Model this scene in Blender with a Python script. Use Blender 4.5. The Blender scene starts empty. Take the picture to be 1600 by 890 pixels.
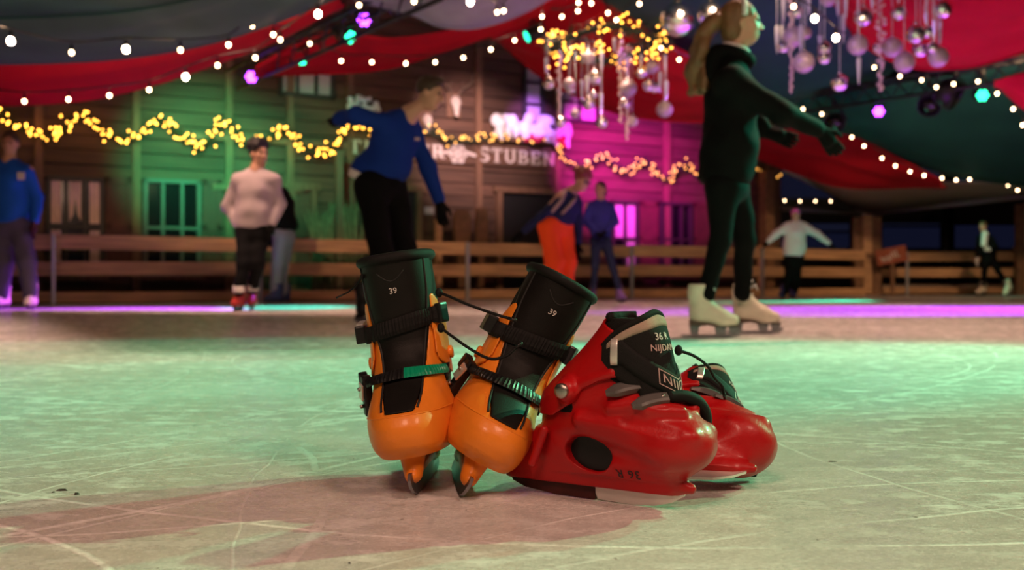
import bpy, bmesh, math, random
import numpy as np
from mathutils import Vector, Matrix, Quaternion

# ------------------------------------------------------------------ camera, world, lamps, exposure
SC = bpy.context.scene
COL = SC.collection
CAM_Z, FPX, HOR = 0.31, 1600.0, 437.0      # camera height, focal length in pixels of the 1600 px frame, horizon row

def at(px, py, Y):
    """point of the place at depth Y along the view direction seen at that pixel"""
    return Vector(((px - 800) / FPX * Y, Y, CAM_Z + (HOR - py) / FPX * Y))

cam_data = bpy.data.cameras.new('camera')
cam = bpy.data.objects.new('camera', cam_data)
COL.objects.link(cam)
cam.location = (0, 0, CAM_Z)
cam.rotation_euler = (math.pi / 2, 0, 0)
cam_data.sensor_width = 36
cam_data.lens = 36
cam_data.shift_y = -8 / 1600
cam_data.clip_start = 0.05
cam_data.dof.use_dof = True
cam_data.dof.focus_distance = 1.47
cam_data.dof.aperture_fstop = 4.6
SC.camera = cam

world = bpy.data.worlds.new('night')
world.use_nodes = True
world.node_tree.nodes['Background'].inputs[0].default_value = (0.26, 0.30, 0.75, 1)
world.node_tree.nodes['Background'].inputs[1].default_value = 0.022
SC.world = world
SC.view_settings.view_transform = 'Standard'
SC.view_settings.look = 'None'
SC.view_settings.exposure = 0.0
SC.view_settings.gamma = 1.0

def lamp(name, kind, loc, energy, color, radius=0.1, target=None, angle=40, blend=0.5):
    d = bpy.data.lights.new(name, kind)
    d.energy = energy
    d.color = color
    if kind in ('POINT', 'SPOT'):
        d.shadow_soft_size = radius
    if kind == 'AREA':
        d.size = radius
    if kind == 'SPOT':
        d.spot_size = math.radians(angle)
        d.spot_blend = blend
    o = bpy.data.objects.new(name, d)
    COL.objects.link(o)
    o.location = loc
    if target is not None:
        o.rotation_euler = (Vector(target) - Vector(loc)).to_track_quat('-Z', 'Y').to_euler()
    return o

WARM = (1.0, 0.58, 0.42)
GREEN = (0.10, 1.0, 0.45)
PURPLE = (0.55, 0.08, 1.0)
MAGENTA = (1.0, 0.03, 0.75)
# unseen warm fill lamps behind and beside the camera, standing for string bulbs overhead
lamp('rink_flood', 'POINT', (-0.7, -1.3, 3.0), 300, WARM, 0.5)
lamp('rink_flood', 'POINT', (2.2, -0.8, 3.2), 300, WARM, 0.5)
# unseen warm spots added to brighten the far ice but not the drapes
for x, y, e in ((-3.6, 5.6, 1000), (2.6, 6.6, 900), (-3.2, 9.2, 800), (5.5, 10.5, 950), (0.8, 12.0, 700)):
    lamp('tent_downlight', 'SPOT', (x, y, 4.2), e, WARM, 0.25, (x, y, 0), 100, 0.8)
# coloured stage lamps on the trusses, with unseen spots added among them
lamp('stage_lamp_key', 'SPOT', (8.4, 6.0, 4.7), 2900, (0.42, 1.0, 0.45), 0.06, (-0.7, 1.7, 0), 42, 0.6)
lamp('stage_lamp_teal', 'SPOT', (7.5, 6.5, 4.2), 2600, (0.02, 1.0, 0.55), 0.08, (0.5, 3.75, 0), 21, 0.5)
lamp('stage_lamp_teal', 'SPOT', (7.0, 8.5, 4.2), 2400, (0.03, 1.0, 0.55), 0.08, (-2.0, 3.65, 0), 19, 0.5)
lamp('stage_lamp_teal', 'SPOT', (7.2, 7.2, 4.3), 2000, (0.02, 1.0, 0.5), 0.08, (-0.6, 2.9, 0), 36, 1.0)
lamp('stage_lamp_wall_green', 'SPOT', tuple(at(310, 120, 11.8)), 1500, (0.02, 1.0, 0.38), 0.08, tuple(at(318, 250, 15.3)), 46, 1.0)
lamp('stage_lamp_wall_green', 'SPOT', tuple(at(480, 110, 13.0)), 420, (0.03, 1.0, 0.5), 0.08, tuple(at(490, 300, 16.6)), 60, 1.0)
lamp('stage_lamp_wall_magenta', 'SPOT', tuple(at(960, 130, 15.0)), 3800, MAGENTA, 0.08, tuple(at(975, 265, 19.0)), 50, 1.0)
lamp('stage_lamp_wall_purple', 'SPOT', tuple(at(850, 40, 14.5)), 1500, (0.6, 0.2, 1.0), 0.08, tuple(at(828, 205, 18.2)), 18, 0.8)
lamp('stage_lamp_sign', 'SPOT', tuple(at(740, 60, 14.0)), 1100, (1.0, 0.62, 0.62), 0.08, tuple(at(730, 245, 17.8)), 44, 0.9)  # unseen pinkish spot added to brighten the sign letters
lamp('stage_lamp_ice_purple', 'SPOT', (-1.0, 14.2, 4.3), 9000, PURPLE, 0.08, (-4.4, 9.9, 0), 28, 0.4)
lamp('stage_lamp_ice_purple', 'SPOT', (5.0, 14.0, 4.0), 14000, PURPLE, 0.08, (0.5, 10.8, 0), 22, 0.4)
lamp('stage_lamp_ice_purple', 'SPOT', (10.5, 12.0, 4.0), 16000, PURPLE, 0.08, (4.8, 10.6, 0), 28, 0.4)
lamp('stage_lamp_ice_teal', 'SPOT', (-2.2, 15.0, 4.2), 3000, (0.05, 1, 0.75), 0.08, (-2.5, 11.6, 0), 18, 0.5)
lamp('stage_lamp_ice_teal', 'SPOT', (10.0, 15.0, 4.0), 12000, (0.05, 1, 0.6), 0.08, (3.4, 15.4, 0), 22, 0.5)
for p, q, e in (((-3.0, 6.0, 3.6), (-3.4, 14.4, .5), 900), ((2.0, 8.5, 3.6), (2.2, 17.2, .5), 700), ((6.5, 11.5, 3.6), (7.2, 20.4, .6), 900)):
    lamp('fence_wash', 'SPOT', p, e, (1.0, 0.62, 0.34), 0.2, q, 58, 1.0)  # unseen warm spots added to brighten the fence
lamp('stage_lamp_ornaments', 'SPOT', (-0.5, 6.8, 2.95), 240, (0.6, 0.25, 1.0), 0.08, tuple(at(1340, 60, 9.4)), 26, 0.9)  # unseen spot added to tint the right ornaments purple
lamp('stage_lamp_skater_purple', 'SPOT', (8.0, 18.2, 4.2), 900, (0.7, 0.08, 1.0), 0.08, (4.5, 16.4, 1.0), 24, 0.7)  # unseen spot added for the purple rim on the child in white
lamp('stage_lamp_skater_teal', 'SPOT', (5.6, 16.2, 4.2), 500, (0.03, 1.0, 0.6), 0.08, (8.8, 18.8, 0.4), 20, 0.7)  # unseen spot added to turn the far boy's boots teal
lamp('stage_lamp_ornaments', 'SPOT', tuple(at(1373, 180, 14.0)), 500, (0.7, 0.15, 1.0), 0.08, tuple(at(975, 130, 12)), 22, 0.9)

# ------------------------------------------------------------------ helpers
R = math.radians
random.seed(7)

def V(*a):
    return Vector(a)

class MB:
    """collects vertices and faces for ONE mesh"""
    def __init__(s):
        s.v, s.f, s.sm = [], [], []
    def add(s, vs, fs, smooth=False):
        n = len(s.v)
        s.v += [tuple(p) for p in vs]
        s.f += [tuple(i + n for i in f) for f in fs]
        s.sm += [smooth] * len(fs)
        return s
    def box(s, c, size, rot=None, bev=0.0):
        bm = bmesh.new()
        bmesh.ops.create_cube(bm, size=1)
        bmesh.ops.scale(bm, vec=size, verts=bm.verts)
        if bev:
            bmesh.ops.bevel(bm, geom=list(bm.edges) + list(bm.verts), offset=bev, segments=2, profile=0.6, affect='EDGES', clamp_overlap=True)
        M = Matrix.Translation(c) @ (rot.to_4x4() if rot is not None else Matrix.Identity(4))
        bm.verts.index_update()
        s.add([M @ v.co for v in bm.verts], [[v.index for v in f.verts] for f in bm.faces], False)
        bm.free()
        return s
    def tube(s, pts, r, n=8, caps=True, smooth=True, flat=None):
        pts = [Vector(p) for p in pts]
        rs = r if isinstance(r, (list, tuple)) else [r] * len(pts)
        T = []
        for i in range(len(pts)):
            a, b = pts[max(0, i - 1)], pts[min(len(pts) - 1, i + 1)]
            t = (b - a)
            T.append(t.normalized() if t.length > 1e-9 else Vector((0, 0, 1)))
        nrm = T[0].orthogonal().normalized()
        vs = []
        for i, p in enumerate(pts):
            nrm = (nrm - T[i] * nrm.dot(T[i]))
            nrm = nrm.normalized() if nrm.length > 1e-6 else T[i].orthogonal().normalized()
            bi = T[i].cross(nrm)
            for k in range(n):
                a = 2 * math.pi * k / n
                vs.append(p + (nrm * math.cos(a) + bi * math.sin(a)) * rs[i])
        fs = []
        for i in range(len(pts) - 1):
            for k in range(n):
                fs.append((i * n + k, i * n + (k + 1) % n, (i + 1) * n + (k + 1) % n, (i + 1) * n + k))
        if caps:
            fs.append(tuple(range(n - 1, -1, -1)))
            fs.append(tuple((len(pts) - 1) * n + k for k in range(n)))
        return s.add(vs, fs, smooth)
    def sphere(s, c, r, seg=12, rings=8, sc=(1, 1, 1), smooth=True):
        vs, fs = [], []
        for i in range(rings + 1):
            th = math.pi * i / rings
            for k in range(seg):
                a = 2 * math.pi * k / seg
                vs.append((c[0] + r * sc[0] * math.sin(th) * math.cos(a), c[1] + r * sc[1] * math.sin(th) * math.sin(a), c[2] + r * sc[2] * math.cos(th)))
        for i in range(rings):
            for k in range(seg):
                fs.append((i * seg + k, (i + 1) * seg + k, (i + 1) * seg + (k + 1) % seg, i * seg + (k + 1) % seg))
        return s.add(vs, fs, smooth)
    def prism(s, poly, x0, x1, axis='x', bev=0):
        """extrude a 2D outline (list of (a,b)) along an axis"""
        n = len(poly)
        if axis == 'x':
            vs = [(x0, a, b) for a, b in poly] + [(x1, a, b) for a, b in poly]
        elif axis == 'y':
            vs = [(a, x0, b) for a, b in poly] + [(a, x1, b) for a, b in poly]
        else:
            vs = [(a, b, x0) for a, b in poly] + [(a, b, x1) for a, b in poly]
        fs = [tuple(range(n))[::-1], tuple(range(n, 2 * n))] + [(i, (i + 1) % n, n + (i + 1) % n, n + i) for i in range(n)]
        return s.add(vs, fs, False)
    def mesh(s, name):
        me = bpy.data.meshes.new(name)
        me.from_pydata(s.v, [], s.f)
        me.polygons.foreach_set('use_smooth', s.sm)
        bm = bmesh.new(); bm.from_mesh(me)
        bmesh.ops.recalc_face_normals(bm, faces=bm.faces)
        bm.to_mesh(me); bm.free()
        me.update()
        return me

def link(name, me, mat=None, parent=None, loc=None, rot=None):
    o = bpy.data.objects.new(name, me)
    COL.objects.link(o)
    if mat is not None and me is not None and not me.materials:
        me.materials.append(mat)
    if parent is not None:
        o.parent = parent
    if loc is not None:
        o.location = loc
    if rot is not None:
        o.rotation_euler = rot
    return o

def part(name, mb, mat, parent, label=None):
    me = mb.mesh(name) if isinstance(mb, MB) else mb
    o = link(name, me, mat, parent)
    if label:
        o['label'] = label
    return o

def tag(o, label, cat, group=None, kind=None):
    o['label'] = label
    o['category'] = cat
    if group: o['group'] = group
    if kind: o['kind'] = kind
    return o

def thing(name, label, cat, loc=(0, 0, 0), rot=(0, 0, 0), group=None):
    o = bpy.data.objects.new(name, None)
    o.empty_display_size = 0.1
    COL.objects.link(o)
    o.location = loc
    o.rotation_euler = rot
    return tag(o, label, cat, group)

def copy_tree(o, parent=None):
    c = o.copy(); COL.objects.link(c); c.parent = parent
    for ch in list(o.children):
        copy_tree(ch, c)
    return c

def crom(pts, n):
    """Catmull-Rom through points, n samples per span"""
    P = [np.array(p, float) for p in pts]
    P = [2 * P[0] - P[1]] + P + [2 * P[-1] - P[-2]]
    out = []
    for i in range(1, len(P) - 2):
        for k in range(n):
            t = k / n
            a, b, c, d = P[i - 1], P[i], P[i + 1], P[i + 2]
            out.append(0.5 * ((2 * b) + (c - a) * t + (2 * a - 5 * b + 4 * c - d) * t * t + (3 * b - a - 3 * c + d) * t ** 3))
    out.append(P[-2])
    return out

# ------------------------------------------------------------------ implicit surfaces (for feet, bodies, shells)
def surfnet(F, lo, h):
    S = F < 0
    nx, ny, nz = F.shape
    c = [S[i:nx - 1 + i, j:ny - 1 + j, k:nz - 1 + k] for i in (0, 1) for j in (0, 1) for k in (0, 1)]
    cnt = np.zeros(c[0].shape, np.int8)
    for a in c: cnt += a
    mask = (cnt > 0) & (cnt < 8)
    I, J, K = np.nonzero(mask)
    idx = np.full(mask.shape, -1, np.int64)
    idx[I, J, K] = np.arange(len(I))
    pos = np.zeros((len(I), 3)); wt = np.zeros(len(I))
    corners = [(i, j, k) for i in (0, 1) for j in (0, 1) for k in (0, 1)]
    vals = {q: F[I + q[0], J + q[1], K + q[2]] for q in corners}
    for a in corners:
        for ax in range(3):
            if a[ax] == 0:
                b = list(a); b[ax] = 1; b = tuple(b)
                fa, fb = vals[a], vals[b]
                m = (fa < 0) != (fb < 0)
                t = np.where(m, fa / np.where(fa - fb == 0, 1, fa - fb), 0)
                p = np.tile(np.array(a, float), (len(I), 1)); p[:, ax] += t
                pos += p * m[:, None]; wt += m
    pos = pos / wt[:, None] + np.stack([I, J, K], 1)
    verts = pos * h + np.array(lo)
    faces = []
    for ax in range(3):
        a0 = [slice(None)] * 3; a1 = [slice(None)] * 3
        a0[ax] = slice(0, -1); a1[ax] = slice(1, None)
        s0, s1 = S[tuple(a0)], S[tuple(a1)]
        E = np.argwhere(s0 != s1)
        u, w = (ax + 1) % 3, (ax + 2) % 3
        ok = (E[:, u] > 0) & (E[:, w] > 0) & (E[:, u] < F.shape[u] - 1) & (E[:, w] < F.shape[w] - 1)
        E = E[ok]
        fl = s0[tuple(E.T)]
        q = []
        for du, dw in ((-1, -1), (0, -1), (0, 0), (-1, 0)):
            e = E.copy(); e[:, u] += du; e[:, w] += dw
            q.append(idx[e[:, 0], e[:, 1], e[:, 2]])
        q = np.stack(q, 1)
        q[~fl] = q[~fl][:, ::-1]
        faces.append(q)
    faces = np.concatenate(faces)
    faces = faces[(faces >= 0).all(1)]
    return verts, faces

def npmesh(name, verts, faces):
    me = bpy.data.meshes.new(name)
    nv, nf = len(verts), len(faces)
    me.vertices.add(nv); me.vertices.foreach_set('co', np.asarray(verts, np.float32).ravel())
    me.loops.add(nf * 4); me.loops.foreach_set('vertex_index', faces.astype(np.int32).ravel())
    me.polygons.add(nf)
    me.polygons.foreach_set('loop_start', np.arange(0, nf * 4, 4, dtype=np.int32))
    me.polygons.foreach_set('loop_total', np.full(nf, 4, np.int32))
    me.polygons.foreach_set('use_smooth', np.ones(nf, bool))
    me.update(calc_edges=True)
    me.validate()
    return me

def smin(a, b, k):
    if k <= 0: return np.minimum(a, b)
    h = np.maximum(k - np.abs(a - b), 0) / k
    return np.minimum(a, b) - h * h * k * 0.25

class Vol:
    def __init__(s, lo, hi, h):
        s.lo = np.array(lo, float); s.h = h
        s.n = np.ceil((np.array(hi) - s.lo) / h).astype(int) + 1
        s.ax = [s.lo[i] + h * np.arange(s.n[i]) for i in range(3)]
        s.F = np.full(tuple(s.n), 1.0)
    def _reg(s, blo, bhi):
        sl = []
        for i in range(3):
            a = 0 if blo is None else int(max(0, math.floor((blo[i] - s.lo[i]) / s.h)))
            b = s.n[i] if bhi is None else int(min(s.n[i], math.ceil((bhi[i] - s.lo[i]) / s.h) + 1))
            sl.append(slice(a, max(a, b)))
        X = s.ax[0][sl[0]][:, None, None]; Y = s.ax[1][sl[1]][None, :, None]; Z = s.ax[2][sl[2]][None, None, :]
        return tuple(sl), X, Y, Z
    def add(s, p, k=0.02):
        f, blo, bhi = p
        m = k + 3 * s.h
        sl, X, Y, Z = s._reg(None if blo is None else np.array(blo) - m, None if bhi is None else np.array(bhi) + m)
        if s.F[sl].size: s.F[sl] = smin(s.F[sl], f(X, Y, Z), k)
        return s
    def sub(s, p, k=0.005):
        f, blo, bhi = p
        m = k + 3 * s.h
        sl, X, Y, Z = s._reg(None if blo is None else np.array(blo) - m, None if bhi is None else np.array(bhi) + m)
        if s.F[sl].size: s.F[sl] = -smin(-s.F[sl], f(X, Y, Z), k)
        return s
    def mesh(s, name):
        F = s.F.copy()
        F[0], F[-1], F[:, 0], F[:, -1], F[:, :, 0], F[:, :, -1] = 1, 1, 1, 1, 1, 1
        return npmesh(name, *surfnet(F, s.lo, s.h))

def cone(p0, r0, p1, r1, e=None, fac=1.0):
    """tapered capsule; with e, its section is stretched by fac along the unit vector e"""
    p0, p1 = np.array(p0, float), np.array(p1, float)
    d = p1 - p0; L = max(1e-9, float(d @ d))
    if e is not None: e = np.array(e, float); e = e / np.linalg.norm(e)
    def f(X, Y, Z):
        x, y, z = X - p0[0], Y - p0[1], Z - p0[2]
        t = np.clip((x * d[0] + y * d[1] + z * d[2]) / L, 0, 1)
        x, y, z = x - t * d[0], y - t * d[1], z - t * d[2]
        if e is not None:
            q = (x * e[0] + y * e[1] + z * e[2]) * (1 / fac - 1)
            x, y, z = x + q * e[0], y + q * e[1], z + q * e[2]
        return np.sqrt(x * x + y * y + z * z) - (r0 + (r1 - r0) * t)
    m = max(r0, r1) * max(1, fac)
    return f, np.minimum(p0, p1) - m, np.maximum(p0, p1) + m

def ell(c, r, M=None):
    """ellipsoid; M columns are its axes"""
    c = np.array(c, float); r = np.array(r, float)
    A = np.eye(3) if M is None else np.array(M)
    def f(X, Y, Z):
        x, y, z = X - c[0], Y - c[1], Z - c[2]
        q = [(x * A[0, i] + y * A[1, i] + z * A[2, i]) / r[i] for i in range(3)]
        k0 = np.sqrt(q[0] ** 2 + q[1] ** 2 + q[2] ** 2)
        k1 = np.sqrt((q[0] / r[0]) ** 2 + (q[1] / r[1]) ** 2 + (q[2] / r[2]) ** 2)
        return k0 * (k0 - 1) / np.maximum(k1, 1e-6)
    m = r.max()
    return f, c - m, c + m

def rbox(c, s, rr=0.003, M=None):
    c = np.array(c, float); s = np.array(s, float) / 2 - rr
    A = np.eye(3) if M is None else np.array(M)
    def f(X, Y, Z):
        x, y, z = X - c[0], Y - c[1], Z - c[2]
        q = [np.abs(x * A[0, i] + y * A[1, i] + z * A[2, i]) - s[i] for i in range(3)]
        o = np.sqrt(np.maximum(q[0], 0) ** 2 + np.maximum(q[1], 0) ** 2 + np.maximum(q[2], 0) ** 2)
        return o + np.minimum(np.maximum(np.maximum(q[0], q[1]), q[2]), 0) - rr
    m = np.linalg.norm(s) + rr
    return f, c - m, c + m

def prof(zs, vs, blur=0.004):
    """smooth 1D profile"""
    g = np.arange(min(zs) - 0.03, max(zs) + 0.03, 0.0005)
    t = np.interp(g, zs, vs)
    if blur:
        w = np.exp(-0.5 * (np.arange(-60, 61) * 0.0005 / blur) ** 2); w /= w.sum()
        t = np.convolve(np.pad(t, 60, mode='edge'), w, 'valid')
    return lambda z: np.interp(z, g, t)

# ------------------------------------------------------------------ materials
def nodes(name):
    m = bpy.data.materials.new(name); m.use_nodes = True
    nt = m.node_tree
    return m, nt, nt.nodes['Principled BSDF']

def mat(name, col, rough=0.5, metal=0.0, var=0.0, scale=8.0, bump=0.0, bscale=40.0, spec=0.5, coat=0.0, emit=None, estr=0.0, sheen=0.0, rnd=0.0, stretch=(1, 1, 1), trans=0.0, detail=4.0):
    m, nt, b = nodes(name)
    N, L = nt.nodes.new, nt.links.new
    b.inputs['Roughness'].default_value = rough
    b.inputs['Metallic'].default_value = metal
    b.inputs['Specular IOR Level'].default_value = spec
    b.inputs['Coat Weight'].default_value = coat
    b.inputs['Coat Roughness'].default_value = 0.12
    b.inputs['Sheen Weight'].default_value = sheen
    b.inputs['Transmission Weight'].default_value = trans
    b.inputs['Base Color'].default_value = (*col, 1)
    tc = None
    if var or bump:
        tc = N('ShaderNodeTexCoord'); mp = N('ShaderNodeMapping'); mp.inputs['Scale'].default_value = stretch
        L(tc.outputs['Object'], mp.inputs['Vector'])
    if var or rnd:
        cur = N('ShaderNodeHueSaturation'); cur.inputs['Color'].default_value = (*col, 1)
        if var:
            n = N('ShaderNodeTexNoise'); n.inputs['Scale'].default_value = scale; n.inputs['Detail'].default_value = detail
            L(mp.outputs['Vector'], n.inputs['Vector'])
            mr = N('ShaderNodeMapRange'); mr.inputs['To Min'].default_value = 1 - var; mr.inputs['To Max'].default_value = 1 + var
            mr.inputs['From Min'].default_value = 0.25; mr.inputs['From Max'].default_value = 0.75
            L(n.outputs['Fac'], mr.inputs['Value'])
            val = mr.outputs['Result']
        if rnd:
            oi = N('ShaderNodeObjectInfo')
            m2 = N('ShaderNodeMapRange'); m2.inputs['To Min'].default_value = 1 - rnd; m2.inputs['To Max'].default_value = 1 + rnd
            L(oi.outputs['Random'], m2.inputs['Value'])
            if var:
                mu = N('ShaderNodeMath'); mu.operation = 'MULTIPLY'
                L(val, mu.inputs[0]); L(m2.outputs['Result'], mu.inputs[1]); val = mu.outputs[0]
            else:
                val = m2.outputs['Result']
        L(val, cur.inputs['Value'])
        L(cur.outputs['Color'], b.inputs['Base Color'])
    if bump:
        n2 = N('ShaderNodeTexNoise'); n2.inputs['Scale'].default_value = bscale; n2.inputs['Detail'].default_value = 5
        L(mp.outputs['Vector'], n2.inputs['Vector'])
        bp = N('ShaderNodeBump'); bp.inputs['Strength'].default_value = bump; bp.inputs['Distance'].default_value = 0.01
        L(n2.outputs['Fac'], bp.inputs['Height']); L(bp.outputs['Normal'], b.inputs['Normal'])
    if emit:
        b.inputs['Emission Color'].default_value = (*emit, 1)
        b.inputs['Emission Strength'].default_value = estr
    return m

M = {}
M['orange'] = mat('orange_plastic', (0.74, 0.215, 0.018), 0.42, var=0.10, scale=14, bump=0.06, bscale=220, coat=0.14, spec=0.3)
M['red'] = mat('red_plastic', (0.40, 0.004, 0.006), 0.42, var=0.12, scale=14, bump=0.08, bscale=160, coat=0.10, spec=0.3)
M['black_vinyl'] = mat('black_vinyl', (0.008, 0.0072, 0.0065), 0.5, bump=0.10, bscale=600, var=0.2, scale=30, spec=0.15)
M['black_web'] = mat('black_webbing', (0.010, 0.010, 0.010), 0.62, bump=0.25, bscale=900, spec=0.12)
M['black_plastic'] = mat('black_plastic', (0.008, 0.008, 0.0085), 0.36, bump=0.04, bscale=300, spec=0.35)
M['seam'] = mat('seam_black', (0.006, 0.006, 0.006), 0.7)
M['green_plastic'] = mat('green_ratchet', (0.0, 0.26, 0.13), 0.35)
M['steel'] = mat('steel', (0.82, 0.79, 0.73), 0.42, 0.75, var=0.12, scale=60, bump=0.05, bscale=300, stretch=(1, 0.2, 1))
M['dark_steel'] = mat('dark_steel', (0.20, 0.20, 0.21), 0.42, 1.0, var=0.25, scale=50, bump=0.05, bscale=300)
M['brown_runner'] = mat('brown_runner', (0.055, 0.010, 0.008), 0.45, 0.3, var=0.3, scale=50)  # dark reflection on the rear blade, put into the colour
M['grey_plastic'] = mat('grey_plastic', (0.13, 0.12, 0.115), 0.38, 0.4, var=0.1, scale=60)
M['rivet'] = mat('rivet_metal', (0.42, 0.40, 0.36), 0.36, 1.0, bump=0.05, bscale=400)
M['beige_fabric'] = mat('beige_fabric', (0.36, 0.27, 0.21), 0.85, bump=0.3, bscale=700, var=0.15, scale=60)
M['black_fabric'] = mat('black_fabric', (0.009, 0.0085, 0.008), 0.85, bump=0.3, bscale=700, spec=0.2)
M['print'] = mat('white_print', (0.66, 0.62, 0.58), 0.6)
M['print_red'] = mat('pale_red_print', (0.50, 0.34, 0.32), 0.6)
M['print_black'] = mat('black_print', (0.012, 0.004, 0.004), 0.5)
# ------------------------------------------------------------------ the rink: ice and ground
def FY(x):            # fence line along the chalet
    return 16.2 + 0.52 * x
def ice_material():
    m, nt, b = nodes('rink_ice')
    N, L = nt.nodes.new, nt.links.new
    tc = N('ShaderNodeTexCoord')
    def noise(scale, detail, stretch=(1, 1, 1), rough=0.55):
        mp = N('ShaderNodeMapping'); mp.inputs['Scale'].default_value = stretch
        L(tc.outputs['Object'], mp.inputs['Vector'])
        n = N('ShaderNodeTexNoise'); n.inputs['Scale'].default_value = scale; n.inputs['Detail'].default_value = detail
        n.inputs['Roughness'].default_value = rough
        L(mp.outputs['Vector'], n.inputs['Vector'])
        return n.outputs['Fac']
    def rng(v, a, b_, c=0.0, d=1.0, smooth=True):
        r = N('ShaderNodeMapRange')
        if smooth: r.interpolation_type = 'SMOOTHSTEP'
        r.inputs['From Min'].default_value = a; r.inputs['From Max'].default_value = b_
        r.inputs['To Min'].default_value = c; r.inputs['To Max'].default_value = d
        L(v, r.inputs['Value']); return r.outputs['Result']
    def mth(op, a, b_=None):
        q = N('ShaderNodeMath'); q.operation = op
        for i, v in enumerate((a, b_)):
            if v is None: continue
            if isinstance(v, (int, float)): q.inputs[i].default_value = v
            else: L(v, q.inputs[i])
        return q.outputs[0]
    # warped coordinates for the skate tracks
    wn = N('ShaderNodeTexNoise'); wn.inputs['Scale'].default_value = 1.2; wn.inputs['Detail'].default_value = 3
    L(tc.outputs['Object'], wn.inputs['Vector'])
    wm = N('ShaderNodeVectorMath'); wm.operation = 'SCALE'; wm.inputs['Scale'].default_value = 0.12
    L(wn.outputs['Color'], wm.inputs[0])
    wa = N('ShaderNodeVectorMath'); wa.operation = 'ADD'
    L(tc.outputs['Object'], wa.inputs[0]); L(wm.outputs[0], wa.inputs[1])
    rr = random.Random(5)
    arcs = [(-1.1, 0.55, 0.95), (-0.75, 2.6, 1.32), (0.9, 0.4, 1.25), (-1.9, 1.2, 1.72), (0.35, 3.1, 1.85), (-2.4, 3.0, 2.5), (2.6, 2.2, 2.05)]
    for i in range(24):
        a, d = rr.uniform(0, 6.28), rr.uniform(1.2, 5.0)
        px, py = rr.uniform(-1.4, 1.6), rr.uniform(1.0, 4.6)
        arcs.append((px + d * math.cos(a), py + d * math.sin(a), d))
    tr = None
    for i, (cx, cy, r0) in enumerate(arcs):
        q = N('ShaderNodeVectorMath'); q.operation = 'DISTANCE'; q.inputs[1].default_value = (cx, cy, 0)
        L(wa.outputs[0], q.inputs[0])
        w = rr.choice((0.002, 0.003, 0.0045, 0.006)) * (1.5 if i < 7 else 1)
        d = mth('ABSOLUTE', mth('SUBTRACT', q.outputs['Value'], r0))
        v = rng(d, w * 0.3, w, rr.uniform(0.45, 0.95), 0.0)
        tr = v if tr is None else mth('MAXIMUM', tr, v)
    tr = mth('MULTIPLY', tr, rng(noise(2.2, 3), 0.40, 0.56))
    tr = mth('MULTIPLY', tr, rng(noise(60, 2), 0.32, 0.55, 0.35, 1))
    fine = rng(noise(11, 8, (1, 1.7, 1), 0.72), 0.50, 0.63)          # scraped, snowy patches
    fine = mth('MULTIPLY', fine, rng(noise(1.6, 3), 0.38, 0.62, 0.25, 1.0))
    gr = rng(noise(240, 3), 0.60, 0.72, 0.0, 0.55)                    # grains of snow
    gr = mth('MULTIPLY', gr, rng(noise(3.5, 4), 0.36, 0.56))
    cloud = rng(noise(0.9, 6, (1, 1.5, 1), 0.6), 0.30, 0.70)
    snow = mth('MINIMUM', mth('MAXIMUM', mth('MAXIMUM', tr, gr), mth('MULTIPLY', fine, 0.6)), 1.0)
    c1 = N('ShaderNodeMix'); c1.data_type = 'RGBA'
    c1.inputs['A'].default_value = (0.62, 0.62, 0.585, 1); c1.inputs['B'].default_value = (0.78, 0.78, 0.745, 1)
    L(cloud, c1.inputs['Factor'])
    c2 = N('ShaderNodeMix'); c2.data_type = 'RGBA'; c2.inputs['B'].default_value = (1.0, 1.0, 0.98, 1)
    L(c1.outputs['Result'], c2.inputs['A']); L(snow, c2.inputs['Factor'])
    gr2 = rng(noise(130, 5, (1, 1.5, 1), 0.75), 0.36, 0.64, 0.74, 1.14, False)
    # dark grit frozen into the surface
    grit = rng(noise(75, 2), 0.725, 0.75)
    c3 = N('ShaderNodeMix'); c3.data_type = 'RGBA'; c3.inputs['B'].default_value = (0.10, 0.09, 0.07, 1)
    L(c2.outputs['Result'], c3.inputs['A']); L(mth('MULTIPLY', grit, 0.7), c3.inputs['Factor'])
    hs = N('ShaderNodeHueSaturation'); L(c3.outputs['Result'], hs.inputs['Color'])
    L(mth('MULTIPLY', gr2, rng(noise(16, 6, (1, 1.25, 1), 0.68), 0.3, 0.7, 0.80, 1.10, False)), hs.inputs['Value'])
    L(hs.outputs['Color'], b.inputs['Base Color'])
    L(mth('ADD', rng(snow, 0, 1, 0.24, 0.75, False), 0.0), b.inputs['Roughness'])
    b.inputs['Specular IOR Level'].default_value = 0.35
    bp = N('ShaderNodeBump'); bp.inputs['Strength'].default_value = 0.35; bp.inputs['Distance'].default_value = 0.004
    h = mth('ADD', mth('MULTIPLY', noise(38, 6, (1, 1.6, 1), 0.65), 0.8), mth('MULTIPLY', snow, 0.5))
    L(h, bp.inputs['Height']); L(bp.outputs['Normal'], b.inputs['Normal'])
    return m
M['ice'] = ice_material()
M['ground'] = mat('dark_decking', (0.016, 0.011, 0.008), 0.8, var=0.4, scale=3)
b = MB()
ice_poly = [(-14, -4), (14, -4), (14, 20.6), (7.0, 20.6), (7.0, FY(7.0)), (-14, FY(-14))]
b.prism(ice_poly, -0.12, 0.0, 'z')
floor = link('floor', b.mesh('floor'), M['ice']); floor['kind'] = 'structure'
floor['label'] = 'scratched wet ice of the skating rink lit green and pink'
b = MB(); b.box((0, 14, -0.2), (60, 44, 0.1))
g = link('trim_1', b.mesh('trim_1'), M['ground']); g['kind'] = 'structure'
g['label'] = 'dark ground around the ice rink'

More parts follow.
